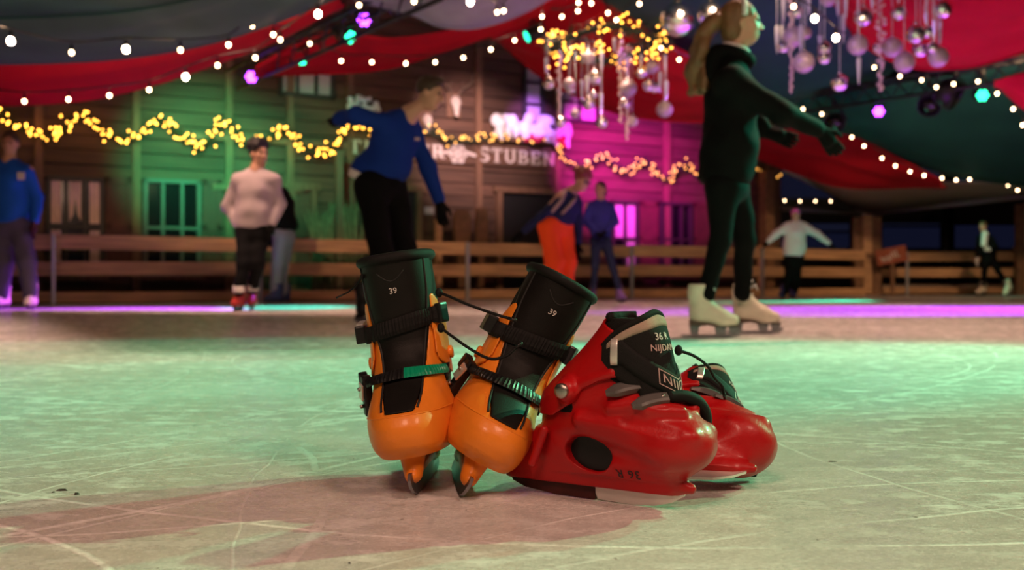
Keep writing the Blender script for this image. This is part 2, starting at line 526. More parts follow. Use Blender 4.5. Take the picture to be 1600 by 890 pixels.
# ------------------------------------------------------------------ skates in front
def loft(yf, yb, w, zlo, zhi, n=2.4, heel=0.2, off=0.0, nx=None):
    """horizontal slices: superellipse in plan, profiles over height"""
    def f(X, Y, Z):
        a = (yf(Z) - yb(Z)) / 2 + off; yc = (yf(Z) + yb(Z)) / 2
        ww = w(Z) + off
        v = (Y - yc) / a
        ww = ww * (1 - heel * np.clip(-v, 0, 1.2) ** 1.2)
        g = (np.abs(X / ww) ** n + np.abs(v) ** n + 1e-12) ** (1.0 / n)
        d = (g - 1) * np.minimum(ww, a)
        return np.maximum(np.maximum(d, Z - zhi), zlo - Z)
    return f, (-0.09, -0.2, zlo - 0.01), (0.09, 0.2, zhi + 0.01)

class Frame:
    def __init__(s, O, A, F):
        s.O = np.array(O, float); s.A = np.array(A, float) / np.linalg.norm(A)
        F = np.array(F, float); F = F - s.A * (F @ s.A); s.F = F / np.linalg.norm(F)
        s.L = np.cross(s.F, s.A)              # +x side for F = y, A = z
    def P(s, th, h, r):
        th, h, r = np.broadcast_arrays(th, h, r)
        return s.O + h[..., None] * s.A + r[..., None] * (np.cos(th)[..., None] * s.F + np.sin(th)[..., None] * s.L)
    def rad(s, f, th, h, rmax=0.2, n=140):
        th, h = np.broadcast_arrays(np.asarray(th, float), np.asarray(h, float))
        rs = np.linspace(rmax, 0.0, n)
        vals = np.stack([f(*np.moveaxis(s.P(th, h, np.full(th.shape, r)), -1, 0)) for r in rs])
        ins = vals < 0
        i = np.argmax(ins, 0); i = np.maximum(i, 1)
        v1 = np.take_along_axis(vals, i[None], 0)[0]; v0 = np.take_along_axis(vals, (i - 1)[None], 0)[0]
        t = v0 / np.where(np.abs(v0 - v1) < 1e-9, 1e-9, v0 - v1)
        out = rs[i - 1] + (rs[i] - rs[i - 1]) * np.clip(t, 0, 1)
        return np.where(ins.any(0), out, 0.02)

def patch(fr, rad, th0, th1, s0, s1, thick, nt=40, ns=6, off=0.0, teeth=0, tooth=0.0, smooth=True, edge=True):
    """curved plate lying on a surface: th along, s across; rad(th, s) gives the surface"""
    th = np.linspace(R(th0), R(th1), nt)
    lo = np.array([s0(t) if callable(s0) else s0 for t in th]); hi = np.array([s1(t) if callable(s1) else s1 for t in th])
    k = np.linspace(0, 1, ns)
    T = np.repeat(th[:, None], ns, 1); S = lo[:, None] + (hi - lo)[:, None] * k[None]
    r = rad(T, S)
    tk = np.full(T.shape, thick)
    if teeth:
        tk = tk + tooth * (np.sign(np.sin(np.linspace(0, teeth * 2 * math.pi, nt)))[:, None] > 0)
    if edge:
        tk[:, 0] *= 0.55; tk[:, -1] *= 0.55
    inner = fr.P(T, S, r + off - 0.002).reshape(-1, 3); outer = fr.P(T, S, r + off + tk).reshape(-1, 3)
    n = nt * ns
    fs = []
    g = lambda i, j: i * ns + j
    for i in range(nt - 1):
        for j in range(ns - 1):
            q = (g(i, j), g(i + 1, j), g(i + 1, j + 1), g(i, j + 1))
            fs.append(tuple(n + a for a in q)); fs.append(q[::-1])
    for i in range(nt - 1):
        for j in (0, ns - 1):
            fs.append((g(i, j), g(i + 1, j), n + g(i + 1, j), n + g(i, j)))
    for j in range(ns - 1):
        for i in (0, nt - 1):
            fs.append((g(i, j), g(i, j + 1), n + g(i, j + 1), n + g(i, j)))
    return MB().add(np.concatenate([inner, outer]), fs, smooth)

def surf_tube(fr, rad, ths, ss, r, off=0.0, n=6):
    ths = np.array([R(t) for t in ths]); ss = np.array(ss)
    p = fr.P(ths, ss, rad(ths, ss) + off)
    return MB().tube([tuple(q) for q in p], r, n)

def text_mesh(s, size, depth=0.0006, spacing=1.0, shear=0.0, res=3):
    c = bpy.data.curves.new('t', 'FONT'); c.body = s; c.size = size; c.extrude = depth / 2
    c.align_x = 'CENTER'; c.align_y = 'CENTER'; c.space_character = spacing; c.resolution_u = res; c.shear = shear
    o = bpy.data.objects.new('t', c); COL.objects.link(o)
    dg = bpy.context.evaluated_depsgraph_get()
    me = bpy.data.meshes.new_from_object(o.evaluated_get(dg))
    vs = np.array([v.co[:] for v in me.vertices]); fs = [tuple(p.vertices) for p in me.polygons]
    bpy.data.objects.remove(o); bpy.data.curves.remove(c); bpy.data.meshes.remove(me)
    return vs, fs

def surf_text(fr, rad, s, size, th, h, off=0.0008, flip=False, spacing=1.0, bold=0.0):
    """letters lying on the surface: reading direction from +L to -L side (as seen from outside) unless flipped by 180 degrees"""
    vs, fs = text_mesh(s, size, spacing=spacing)
    r0 = float(rad(np.array([R(th)]), np.array([h]))[0])
    u, v = vs[:, 0], vs[:, 1]
    if flip: u, v = -u, -v
    TH = R(th) - u / r0; S = h + v
    rr = rad(TH, S)
    p = fr.P(TH, S, rr + off + vs[:, 2])
    return MB().add(p, fs, False)

def box_on(fr, rad, th, h, size, off=0.0, roll=0.0, bev=0.002, tilt=0.0):
    """small block on the surface: size = (along, across, thickness)"""
    t, hh = np.array([R(th)]), np.array([h])
    p = fr.P(t, hh, rad(t, hh) + off + size[2] / 2)[0]
    n = np.cos(t[0]) * fr.F + np.sin(t[0]) * fr.L
    u = np.cos(t[0]) * fr.L - np.sin(t[0]) * fr.F
    a = fr.A
    Mx = Matrix((Vector(u), Vector(a), Vector(n))).transposed()
    Mx = Mx @ Matrix.Rotation(R(roll), 3, 'Z') @ Matrix.Rotation(R(tilt), 3, 'Y')
    return MB().box(tuple(p), size, Mx, bev)

def disc_on(fr, rad, th, h, r, t=0.003, off=0.0, dome=True):
    tt, hh = np.array([R(th)]), np.array([h])
    rr = rad(tt, hh)
    n = np.cos(tt[0]) * fr.F + np.sin(tt[0]) * fr.L
    p = fr.P(tt, hh, rr + off)[0]
    pts = [p - n * 0.003, p + n * t * 0.6, p + n * t, p + n * (t * 1.15)]
    return MB().tube([tuple(q) for q in pts], [r, r, r * 0.82, r * 0.3], 20)

# ---- orange skate: x across, y to the toe, z up, origin on the ice under the middle of the blade
def build_orange(root):
    zz = [.058, .066, .075, .09, .105, .12, .132, .145, .16, .175, .19, .21, .25, .29, .36]
    yf = prof(zz, [.122, .138, .146, .150, .149, .141, .124, .099, .073, .053, .039, .027, .018, .016, .016], .003)
    yb = prof(zz, [-.108, -.124, -.132, -.136, -.137, -.136, -.134, -.132, -.130, -.127, -.124, -.121, -.118, -.122, -.125])
    w = prof(zz, [.053, .0585, .0615, .0640, .0645, .0635, .0610, .058, .0575, .057, .0565, .056, .056, .0575, .058], .003)
    body = loft(yf, yb, w, .058, .36, 2.5, .16)
    tw = prof([.10, .124, .135, .15, .18, .21, .25, .29, .36], [.019, .0205, .024, .0275, .032, .036, .042, .046, .05], 0.003)
    tyf = lambda z: yf(z) + 0.003 + np.interp(z, [.22, .36], [0, .022])
    twd = lambda z: w(z) + np.interp(z, [.26, .36], [0, -.002])
    tong = loft(tyf, yb, twd, .118, .352, 2.4, .16)
    wide = prof([.10, .124, .135, .15, .18, .21, .25, .29, .32, .36], [.019, .0205, .024, .0275, .032, .037, .045, .0525, .0555, .059], 0.003)
    tz0 = .1235
    tf = lambda X, Y, Z: np.maximum(np.maximum(tong[0](X, Y, Z), np.abs(X) - wide(Z)), np.maximum(-0.02 - Y + 0 * X, tz0 - Z))
    # lower shell with towers
    v = Vol((-.075, -.15, .012), (.075, .16, .272), .0021)
    v.add(body, 0)
    v.F = np.maximum(v.F, v.ax[2][None, None, :] - (.262 - .030 * np.clip((v.ax[1][None, :, None] - .0) / .03, 0, 1.5)))
    v.add(cone((0, .078, .060), .0200, (0, .096, .030), .0125, (0, 1, 0), 1.6), .003)
    v.add(cone((0, -.085, .066), .026, (0, -.09, .030), .012, (0, 1, 0), 1.6), .006)
    v.add(rbox((0, -.005, .032), (.019, .205, .014), .006), .008)
    v.add(cone((0, .02, .068), .022, (0, -.02, .068), .022), .006)
    inner = loft(lambda z: yf(z) - .005, lambda z: yb(z) + .005, lambda z: w(z) - .005, .135, .40, 2.5, .16)
    v.sub(inner, .002)
    cut = (lambda X, Y, Z: np.maximum(np.maximum(np.abs(X) - tw(Z), .0 - Y + 0 * X), .1245 - Z + 0 * X), (-.08, -.02, .11), (.08, .17, .3))
    v.sub(cut, .003)
    part('lower_shell', v.mesh('orange_lower_shell'), M['orange'], root)
    # cuff
    v = Vol((-.08, -.15, .13), (.08, .09, .30), .0021)
    v.add(loft(yf, yb, w, .13, .30, 2.5, .16, .0045), 0)
    v.sub(loft(yf, yb, w, .10, .34, 2.5, .16, .0002), .001)
    X, Y, Z = v.ax[0][:, None, None], v.ax[1][None, :, None], v.ax[2][None, None, :]
    low = .165 + .035 * np.clip((Y + .03) / .06, -1.2, 1.2) ** 2 - 0.02 * np.clip(-Y / .1, 0, 1)
    top = .266 + .018 * np.cos(np.clip((Y + .005) / .035, -1, 1) * math.pi) + np.clip(-Y - .05, 0, .1) * .25
    ctw = np.interp(Z, [.15, .2, .25, .29], [.060, .047, .046, .0485])
    v.F = np.maximum(np.maximum(v.F, low - Z), Z - top)
    v.F = np.maximum(v.F, -np.maximum(np.abs(X) - ctw, -.02 - Y))
    part('cuff', v.mesh('orange_cuff'), M['orange'], root)
    # liner and tongue
    v = Vol((-.075, -.145, .11), (.075, .14, .36), .0021)
    lin = loft(lambda z: yf(z) - .006, lambda z: yb(z) + .008, lambda z: w(z) - .004 + np.interp(z, [.28, .36], [0, -.002]), .14, .345, 2.4, .16)
    v.add(lin, 0)
    v.sub((lambda X, Y, Z: loft(lambda z: yf(z) - .018, lambda z: yb(z) + .02, lambda z: w(z) - .014, .25, .40, 2.4, .16)[0](X, Y, Z), (-.07, -.14, .24), (.07, .1, .37)), .004)
    part('liner', v.mesh('boot_liner'), M['black_fabric'], root)
    v = Vol((-.08, -.03, .11), (.08, .15, .36), .0019)
    v.add((tf, None, None), 0)
    v.sub((lambda X, Y, Z: loft(lambda z: tyf(z) - .010, lambda z: yb(z), lambda z: twd(z) - .009, .10, .40, 2.4, .16)[0](X, Y, Z), None, None), .002)
    part('tongue', v.mesh('boot_tongue'), M['black_vinyl'], root)
    fr = Frame((0, -.035, 0), (0, 0, 1), (0, 1, 0))
    fu = lambda X, Y, Z: np.minimum(np.minimum(np.maximum(body[0](X, Y, Z), Z - .285), tf(X, Y, Z)), np.maximum(loft(yf, yb, w, .13, .30, 2.5, .16, .0045)[0](X, Y, Z), np.maximum(np.abs(Z - .22) - .05, Y)))
    rad = lambda t, s: fr.rad(fu, t, s)
    tfn = lambda X, Y, Z: tong[0](X, Y, Z)
    radt = lambda t, s: fr.rad(tfn, t, s)
    # padded rim along the top of the tongue and liner
    ths = np.linspace(-178, 178, 60)
    pts = fr.P(np.radians(ths), np.full(60, .346), radt(np.radians(ths), np.full(60, .346)) - .003)
    part('padded_rim', MB().tube([tuple(p) for p in pts] + [tuple(pts[0])], .0082, 10), M['black_web'], root)
    part('pull_seam', surf_tube(fr, radt, np.linspace(-17, 17, 15), .325 - .014 * np.cos(np.linspace(-math.pi / 2, math.pi / 2, 15)), .0011), M['seam'], root)
    for sx in (-1, 1):
        zs = np.linspace(.128, .34, 26)
        x = wide(zs) - .003
        th = np.degrees(np.arcsin(np.clip(x / np.array([float(radt(np.array([0.5]), np.array([z]))[0]) for z in zs]), -1, 1))) * sx
        part('edge_piping', surf_tube(fr, radt, th, zs, .0018), M['seam'], root)
    part('size_print', surf_text(fr, radt, '39', .0125, 0, .296), M['print'], root, 'white number 39')
    # toe seam
    part('toe_seam', surf_tube(fr, rad, np.linspace(-62, 62, 40), .1205 - .006 * np.abs(np.sin(np.radians(np.linspace(-62, 62, 40)))) , .0014, -.0003), M['orange'], root)
    # upper strap, its clip (towards -x, the right in the picture) and the ratchet box on the other side
    hs = .0125
    cz = lambda t: .2435 - .010 * math.sin(t)
    st = part('upper_strap', patch(fr, rad, -72, 84, lambda t: cz(t) - hs, lambda t: cz(t) + hs, .0045, 90, 5, .0015, 34, .0011, False), M['black_web'], root)
    part('strap_clip', box_on(fr, rad, -66, cz(R(-66)), (.022, .031, .012), .002, 0, .003), M['black_plastic'], st)
    bx = part('ratchet_box', box_on(fr, rad, 86, cz(R(86)) + .004, (.036, .028, .017), .002, 0, .003), M['black_plastic'], st)
    part('lever', box_on(fr, rad, 92, cz(R(92)) + .020, (.026, .007, .012), .004, 12, .002), M['steel'], bx, 'bright metal lever')
    # lower ratchet strap
    cz2 = lambda t: .1745 - .012 * abs(math.sin(t)) ** 1.5 - .003 * math.sin(t)
    rad2 = lambda t, s: rad(t, s) + .006 * np.clip(np.cos(t * 1.3), 0, 1) + .010 * np.clip(np.sin(t), 0, 1) ** 2
    ls = part('lower_strap', patch(fr, rad2, -2, 78, lambda t: cz2(t) - .0068, lambda t: cz2(t) + .0068, .0035, 56, 4, .001, 22, .0014, False), M['black_plastic'], root)
    part('strap_tail', patch(fr, rad2, -56, -2, lambda t: cz2(t) - .0068, lambda t: cz2(t) + .0068, .0035, 46, 4, .001, 16, .0014, False), M['green_plastic'], ls, 'green toothed strap end')
    part('anchor_plate', patch(fr, rad, -66, -48, lambda t: .150, lambda t: .176, .004, 10, 4, .001), M['black_plastic'], ls)
    part('rivet', disc_on(fr, rad, -58, .163, .0042, .0030, .004), M['rivet'], ls, 'round metal rivet')
    bk = part('lower_buckle', box_on(fr, rad, 66, .144, (.017, .064, .015), .006, 12, .004), M['black_plastic'], root)
    part('buckle_plate', box_on(fr, rad, 61, .152, (.016, .026, .003), .021, 24, .001), M['steel'], bk, 'small steel plate with rivets')
    part('rivet', disc_on(fr, rad, 61, .156, .003, .003, .0245), M['rivet'], bk)
    part('rivet', disc_on(fr, rad, 67, .129, .003, .003, .0215), M['rivet'], bk)
    part('lever', box_on(fr, rad, 73, .168, (.014, .024, .014), .012, 18, .003), M['black_plastic'], bk)
    for sx in (-1, 1):
        part('pivot_rivet', MB().tube([(sx * .058, -.035, .19), (sx * .0655, -.035, .19), (sx * .067, -.035, .19)], [.010, .010, .007], 18), M['orange'], root)
    # blade
    poly = [(-.138, .020), (-.130, .006), (-.112, .0008), (-.05, 0), (.05, 0), (.095, .002), (.118, .008), (.131, .018), (.135, .028), (.126, .036), (-.134, .036)]
    part('blade', MB().prism(poly, -.0023, .0023), M['dark_steel'], root)

orange = thing('ice_skate', 'upright orange and black ice skate with a green strap end, leftmost of the four skates', 'ice skate',
               (-.1305, 1.567, 0.0008), (0, R(9), R(176.1)), 'orange ice skates')
build_orange(orange)
orange2 = copy_tree(orange)
for c_ in orange2.children:
    if c_.name.startswith('lower_strap'):
        for d_ in c_.children:
            if d_.name.startswith('strap_tail'):
                d_.data = d_.data.copy(); d_.data.materials[0] = M['black_plastic']; d_['label'] = 'black toothed strap end'
orange2.location = (-.0855, 1.553, 0.003)
orange2.rotation_euler = (0, R(-29), R(186))
tag(orange2, 'orange and black rental ice skate tilted against the red skates', 'ice skate', 'orange ice skates')

# ---- red skate
def build_red(root):
    zz = [.036, .048, .058, .070, .085, .100, .115, .130, .142, .155, .168, .182, .196, .21]
    yf = prof(zz, [.112, .128, .140, .153, .164, .167, .161, .144, .128, .112, .098, .085, .074, .066], .003)
    yb = prof(zz, [-.085, -.088, -.089, -.090, -.090, -.089, -.088, -.087, -.084, -.078, -.068, -.054, -.040, -.02], .003)
    w = prof(zz, [.022, .029, .035, .041, .046, .0495, .0505, .049, .048, .0475, .047, .046, .044, .042], .003)
    foot = loft(yf, yb, w, .04, .196, 2.3, .10)
    bump = ell((0, .110, .088), (.0535, .062, .041))
    # the shaft narrows upwards: its back slopes forward, its front (the tongue) is nearly upright
    zs_ = [.12, .135, .15, .165, .18, .195, .21, .225, .24, .255, .28]
    syf = prof(zs_, [.118, .119, .117, .114, .111, .108, .104, .099, .093, .086, .072], .003)
    syb = prof(zs_, [-.088, -.086, -.081, -.067, -.051, -.035, -.019, -.004, .010, .022, .036], .003)
    sw = prof(zs_, [.049, .0485, .048, .0475, .047, .0455, .044, .043, .0425, .043, .044], .003)
    shaft = loft(syf, syb, sw, .11, .30, 2.2, .0)
    fr = Frame((0, .035, 0), (0, 0, 1), (0, 1, 0))
    v = Vol((-.075, -.16, .012), (.075, .185, .215), .0020)
    v.add(foot, 0)
    v.add(bump, .010)
    sk = loft(lambda z: 0 * z + .122, lambda z: np.interp(z, [.02, .06, .10], [-.150, -.125, -.092]), prof([.02, .03, .045, .06, .08, .1], [.012, .0165, .022, .029, .036, .038]), .020, .098, 3.2, .1)
    v.add(sk, .008)
    v.add(cone((0, .10, .036), .013, (0, .140, .031), .006), .006)
    v.add(cone((.0, -.145, .026), .0085, (.0, .11, .030), .0115), .004)
    q = R(-12)
    Mq = np.array([[1, 0, 0], [0, math.cos(q), -math.sin(q)], [0, math.sin(q), math.cos(q)]])
    for sx in (-1, 1):
        v.sub(ell((sx * .0605, .030, .074), (.030, .098, .020), Mq), .010)
        
        v.sub((lambda X, Y, Z: (np.sqrt(((Y * Mq[1, 1] + (Z - .068) * Mq[2, 1]) / .034) ** 2 + ((Y * Mq[1, 2] + (Z - .068) * Mq[2, 2]) / .0225) ** 2) - 1) * .022 + 0 * X, (-.08, -.05, .03), (.08, .05, .11)), .003)
        v.sub(ell((sx * .036, .112, .142), (.014, .017, .0075)), .004)         # strap slots beside the toe
        v.add(cone((sx * .022, .136, .137), .005, (sx * .040, .094, .139), .006), .014)
        v.add(cone((sx * .048, .045, .138), .006, (sx * .040, .085, .146), .006), .012)
        v.add(cone((sx * .049, -.004, .118), .008, (sx * .030, .152, .104), .010), .012)
        v.add(cone((sx * .049, -.060, .100), .006, (sx * .040, -.085, .05), .006), .012)
        v.sub(cone((sx * .0565, .070, .121), .007, (sx * .049, .138, .114), .006), .008)
    v.sub(loft(lambda z: yf(z) - .006, lambda z: yb(z) + .006, lambda z: w(z) - .006, .150, .25, 2.3, .1), .002)
    part('shell', v.mesh('red_shell'), M['red'], root)
    part('inner_sole', MB().box((0, .0, .070), (.034, .085, .055), None, .004), M['black_plastic'], root, 'dark inner sole seen through the side window')  # black block added for the dark hollow behind the window
    # cuff
    v = Vol((-.08, -.12, .10), (.08, .14, .28), .0020)
    v.add(loft(syf, syb, sw, .11, .275, 2.2, 0, .0042), 0)
    v.sub(loft(syf, syb, sw, .09, .30, 2.2, 0, -.0005), .001)
    X, Y, Z = v.ax[0][:, None, None], v.ax[1][None, :, None], v.ax[2][None, None, :]
    top = np.interp(Y, [-.02, .016, .03, .06, .085, .10], [.262, .262, .249, .235, .2235, .210])
    low = np.interp(Y, [-.09, -.05, -.025, .0, .03, .06, .085, .10], [.118, .120, .135, .160, .176, .180, .178, .178])
    v.F = np.maximum(np.maximum(v.F, Z - top), low - Z)
    v.F = np.maximum(v.F, Y - .093)
    for sx in (-1, 1):
        v.add(cone((sx * .0455, -.022, .158), .0185, (sx * .0515, -.022, .158), .0165), .008)
        v.add(cone((sx * .0475, .0, .168), .0045, (sx * .0480, .045, .184), .0045), .006)
    part('cuff', v.mesh('red_cuff'), M['red'], root)
    for sx in (-1, 1):
        part('rivet', MB().tube([(sx * .05, -.022, .158), (sx * .0685, -.022, .158), (sx * .0705, -.022, .158), (sx * .0712, -.022, .158)], [.0105, .0105, .009, .003], 22), M['rivet'], root, 'round grey metal pivot rivet')
    fsh = shaft[0]
    rsh = lambda t, s: fr.rad(fsh, t, s)
    v = Vol((-.065, -.12, .12), (.065, .14, .28), .0021)
    v.add(loft(lambda z: syf(z) - .006, lambda z: syb(z) + .002, lambda z: sw(z) - .002, .125, .258, 2.2, 0), 0)
    v.sub(loft(lambda z: syf(z) - .012, lambda z: syb(z) + .012, lambda z: sw(z) - .011, .19, .29, 2.2, 0), .004)
    part('liner', v.mesh('red_skate_liner'), M['black_fabric'], root)
    tr = lambda t, s: rsh(t, np.minimum(s, .27)) + .004 * np.clip((s - .2) / .07, 0, 1)
    part('padded_rim', MB().tube([tuple(fr.P(np.array(t), np.array(.259), rsh(np.array([t]), np.array([.255]))[0] - .006)) for t in np.linspace(R(80), R(280), 24)], .0065, 8), M['black_fabric'], root)
    topf = lambda t: .266 - .046 * (abs(t) / R(95)) ** 1.7
    part('tongue', patch(fr, tr, -95, 95, lambda t: .150 + .05 * (abs(t) / R(95)) ** 2, topf, .007, 50, 20, -.002), M['black_fabric'], root)
    part('tongue_trim', patch(fr, tr, -86, 86, lambda t: topf(t) - .005 - .013 * max(0, math.cos(t * .95)) ** .4, lambda t: topf(t) - .004, .0015, 50, 4, .0045), M['beige_fabric'], root, 'beige trim along the tongue top')
    part('tongue_rim', MB().tube([tuple(fr.P(np.array(t), np.array(topf(t)), tr(np.array([t]), np.array([topf(t)]))[0] + .0015)) for t in np.linspace(R(-95), R(95), 34)], .0042, 8), M['black_fabric'], root)
    part('size_print', surf_text(fr, tr, '36 R', .0135, 9, .2335, .0056, spacing=1.05), M['print'], root, 'white 36 R')
    part('brand_print', surf_text(fr, tr, 'NIJDAM', .0125, 9, .2185, .0056, spacing=1.05), M['print_red'], root, 'pale woven lettering')
    fu = lambda X, Y, Z: np.minimum(np.minimum(foot[0](X, Y, Z), np.maximum(fsh(X, Y, Z), Z - .275)), bump[0](X, Y, Z))
    rc = lambda t, s: rsh(t, s) + .0045
    cs = lambda t: .166 + .048 * min(1.0, abs(t) / R(62)) ** 1.1
    us = part('upper_strap', patch(fr, rc, -70, 72, lambda t: cs(t) - .0175, lambda t: cs(t) + .0155, .003, 70, 6, .001), M['black_web'], root)
    part('strap_clip', patch(fr, rc, 68, 78, lambda t: cs(t) - .0185, lambda t: cs(t) + .0165, .006, 8, 5, .001), M['steel'], us, 'bright metal strap clip')
    rl = lambda t, s: rc(t, s) + .0035
    cl = -24
    vs, fs = text_mesh('NIJDAM', .0165, spacing=1.12)
    def on_strap(u, vv, off):
        r0 = .075
        TH = R(cl) - u / r0
        S = np.array([cs(a) for a in TH]) + vv
        return fr.P(TH, S, rl(TH, S) + off)
    part('brand_print', MB().add(on_strap(vs[:, 0] - .026, vs[:, 1], .0014 + vs[:, 2]), fs, False), M['print_red'], us, 'pale woven lettering in a frame')
    fm = MB()
    for (u0, u1, v0, v1) in ((-.062, .010, .0092, .0104), (-.062, .010, -.0104, -.0092), (.0088, .010, -.0104, .0104), (-.062, -.0608, -.0104, .0104)):
        nu = 30 if abs(u1 - u0) > .01 else 2
        uu = np.linspace(u0, u1, nu)
        pts = np.concatenate([on_strap(uu - .0, np.full(nu, v0), .0016), on_strap(uu - .0, np.full(nu, v1), .0016)])
        fm.add(pts, [(i, i + 1, nu + i + 1, nu + i) for i in range(nu - 1)], False)
    fm.v = [tuple(p) for p in fm.v]
    part('label_border', fm, M['print_red'], us)
    # instep straps with grey levers
    ff = Frame((0, .040, .080), (0, .80, -.60), (0, .60, .80))
    radf = lambda t, s: ff.rad(lambda X, Y, Z: np.minimum(foot[0](X, Y, Z), bump[0](X, Y, Z)), t, s)
    for i, (s0_, hw, a0, a1, pa, pb) in enumerate(((-.022, .009, 10, 58, (.0545, .040, .157), (.029, .088, .168)), (.022, .0095, 12, 60, (.0525, .078, .142), (.022, .116, .152)))):
        sp = part('instep_strap', patch(ff, radf, a0, a1, s0_ - hw, s0_ + hw, .003, 44, 4, .005), M['black_plastic'], root)
        le = part('lever', lever_ab(pa, pb, .019), M['grey_plastic'], sp, 'grey buckle lever')
        for k_ in (.62, .88):
            c_ = np.array(pa) * (1 - k_) + np.array(pb) * k_
            n_ = np.array(LEV_N)
            part('rivet', MB().tube([tuple(c_ + n_ * .002), tuple(c_ + n_ * .0085), tuple(c_ + n_ * .0095)], [.0028, .0028, .0016], 10), M['rivet'], le)
    part('toe_strap', MB().tube([tuple(q) for q in crom([(.020, .114, .154), (-.006, .130, .153), (-.032, .140, .140), (-.050, .140, .118), (-.056, .134, .095)], 6)], .0085, 10), M['black_web'], root)
    part('instep_pad', patch(fr, lambda t, s: rsh(t, s), -44, 40, .146, .182, .0045, 30, 10, .001), M['black_fabric'], root)
    # "36 R" stamped upside down on the skirt
    vs, fs = text_mesh('36 R', .0175, spacing=1.1)
    yy = .060 - vs[:, 0]; z = .047 - vs[:, 1]
    p = np.stack([side_x(root, yy, z) + .0006 + vs[:, 2], yy, z], 1)
    part('size_stamp', MB().add(p, fs, False), M['print_black'], root, 'black 36 R stamped upside down')
    # runner
    poly = [(-.004, .029), (-.004, .010), (.0, .0012), (.05, 0), (.085, .002), (.112, .009), (.130, .020), (.134, .027), (.12, .031)]
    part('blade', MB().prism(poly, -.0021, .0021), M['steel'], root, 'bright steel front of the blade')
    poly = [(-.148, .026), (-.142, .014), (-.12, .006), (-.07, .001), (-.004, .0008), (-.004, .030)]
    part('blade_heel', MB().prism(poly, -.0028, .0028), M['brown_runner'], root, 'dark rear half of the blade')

def S_cut(v, A0, ax, s):
    Y, Z = v.ax[1][None, :, None], v.ax[2][None, None, :]
    return (Y - A0[1]) * ax[1] + (Z - A0[2]) * ax[2] - s + 0 * v.ax[0][:, None, None]

def side_x(root, yy, zz_):
    """outer x of the red shell on the +x side, by casting onto the mesh just built"""
    o = [c for c in root.children if c.name.startswith('shell')][0]
    from mathutils.bvhtree import BVHTree
    me = o.data
    t = BVHTree.FromPolygons([v.co[:] for v in me.vertices], [tuple(p.vertices) for p in me.polygons])
    out = []
    for y, z in zip(yy, zz_):
        h = t.ray_cast(Vector((.1, float(y), float(z))), Vector((-1, 0, 0)))
        out.append(h[0].x if h[0] is not None else .02)
    return np.array(out)

LEV_N = tuple(np.array((.72, .10, .68)) / np.linalg.norm((.72, .10, .68)))
def lever_ab(pa, pb, wd):
    """curved pointed lever from pa (free tip) to pb (hinge)"""
    pa, pb, n = Vector(pa), Vector(pb), Vector(LEV_N)
    u = (pb - pa).normalized(); ln = (pb - pa).length
    n = (n - u * n.dot(u)).normalized(); a = u.cross(n)
    vs, fs, N = [], [], 14
    for i in range(N):
        k = i / (N - 1)
        wv = wd / 2 * min(1.0, .45 + 2.2 * k) * (1 - .18 * k)
        hgt = .0075 + .003 * math.sin(k * math.pi) - .004 * (1 - k) ** 3
        c = pa + u * (k * ln)
        vs += [c + a * wv - n * .001, c + a * wv + n * (hgt - .002), c + a * wv * .6 + n * hgt, c - a * wv * .6 + n * hgt, c - a * wv + n * (hgt - .002), c - a * wv - n * .001]
    for i in range(N - 1):
        for j in range(6):
            fs.append((i * 6 + j, i * 6 + (j + 1) % 6, (i + 1) * 6 + (j + 1) % 6, (i + 1) * 6 + j))
    fs += [tuple(range(6)), tuple((N - 1) * 6 + j for j in range(6))[::-1]]
    return MB().add(vs, fs, False)

def lever_on(fr, rad, th, h, ln, wd):
    """curved, pointed lever plate lying on the strap"""
    t, hh = np.array([R(th)]), np.array([h])
    p = Vector(fr.P(t, hh, rad(t, hh) + .006)[0])
    n = Vector(np.cos(t[0]) * fr.F + np.sin(t[0]) * fr.L)
    u = Vector(np.cos(t[0]) * fr.L - np.sin(t[0]) * fr.F)
    a = Vector(fr.A)
    b = MB()
    N = 12
    vs = []
    for i in range(N):
        k = i / (N - 1) * 2 - 1
        wv = wd / 2 * (0.95 - 0.35 * max(0, k) ** 2 - .1 * k)
        if i in (0, N - 1): wv *= .8
        hgt = .0075 - .006 * k * k
        c = p + u * (k * ln / 2)
        vs += [c + a * wv - n * .002, c + a * wv + n * (hgt - .002), c + a * wv * .6 + n * hgt, c - a * wv * .6 + n * hgt, c - a * wv + n * (hgt - .002), c - a * wv - n * .002]
    fs = []
    for i in range(N - 1):
        for j in range(6):
            fs.append((i * 6 + j, i * 6 + (j + 1) % 6, (i + 1) * 6 + (j + 1) % 6, (i + 1) * 6 + j))
    fs += [tuple(range(6)), tuple((N - 1) * 6 + j for j in range(6))[::-1]]
    return b.add(vs, fs, False)

hd = math.atan2(-.545, .839) - math.pi / 2
red = thing('ice_skate', 'red plastic ice skate stamped 36 R standing on its bright blade beside the orange pair', 'ice skate',
            (.122, 1.442, .0), (0, 0, hd), 'red ice skates')
build_red(red)
red2 = copy_tree(red)
red2.rotation_euler = (0, R(-64), hd + R(17))
def rest_on_ice(o):
    """set the height so that the lowest point of the thing touches the ice"""
    bpy.context.view_layer.update()
    lo = 1e9
    def walk(q, mw):
        nonlocal lo
        mw = mw @ q.matrix_basis if q is not o else Matrix.LocRotScale(None, q.rotation_euler, q.scale)
        if q.data is not None and hasattr(q.data, 'vertices'):
            n = len(q.data.vertices); a = np.zeros(n * 3, np.float32); q.data.vertices.foreach_get('co', a)
            a = a.reshape(-1, 3) @ np.array(mw.to_3x3()).T + np.array(mw.translation)
            lo = min(lo, float(a[:, 2].min()))
        for c in q.children: walk(c, mw)
    walk(o, Matrix.Identity(4))
    o.location.z = -lo + 0.0005
red2.location = (.210, 1.510, 0)
for q_ in (orange, orange2, red, red2): rest_on_ice(q_)
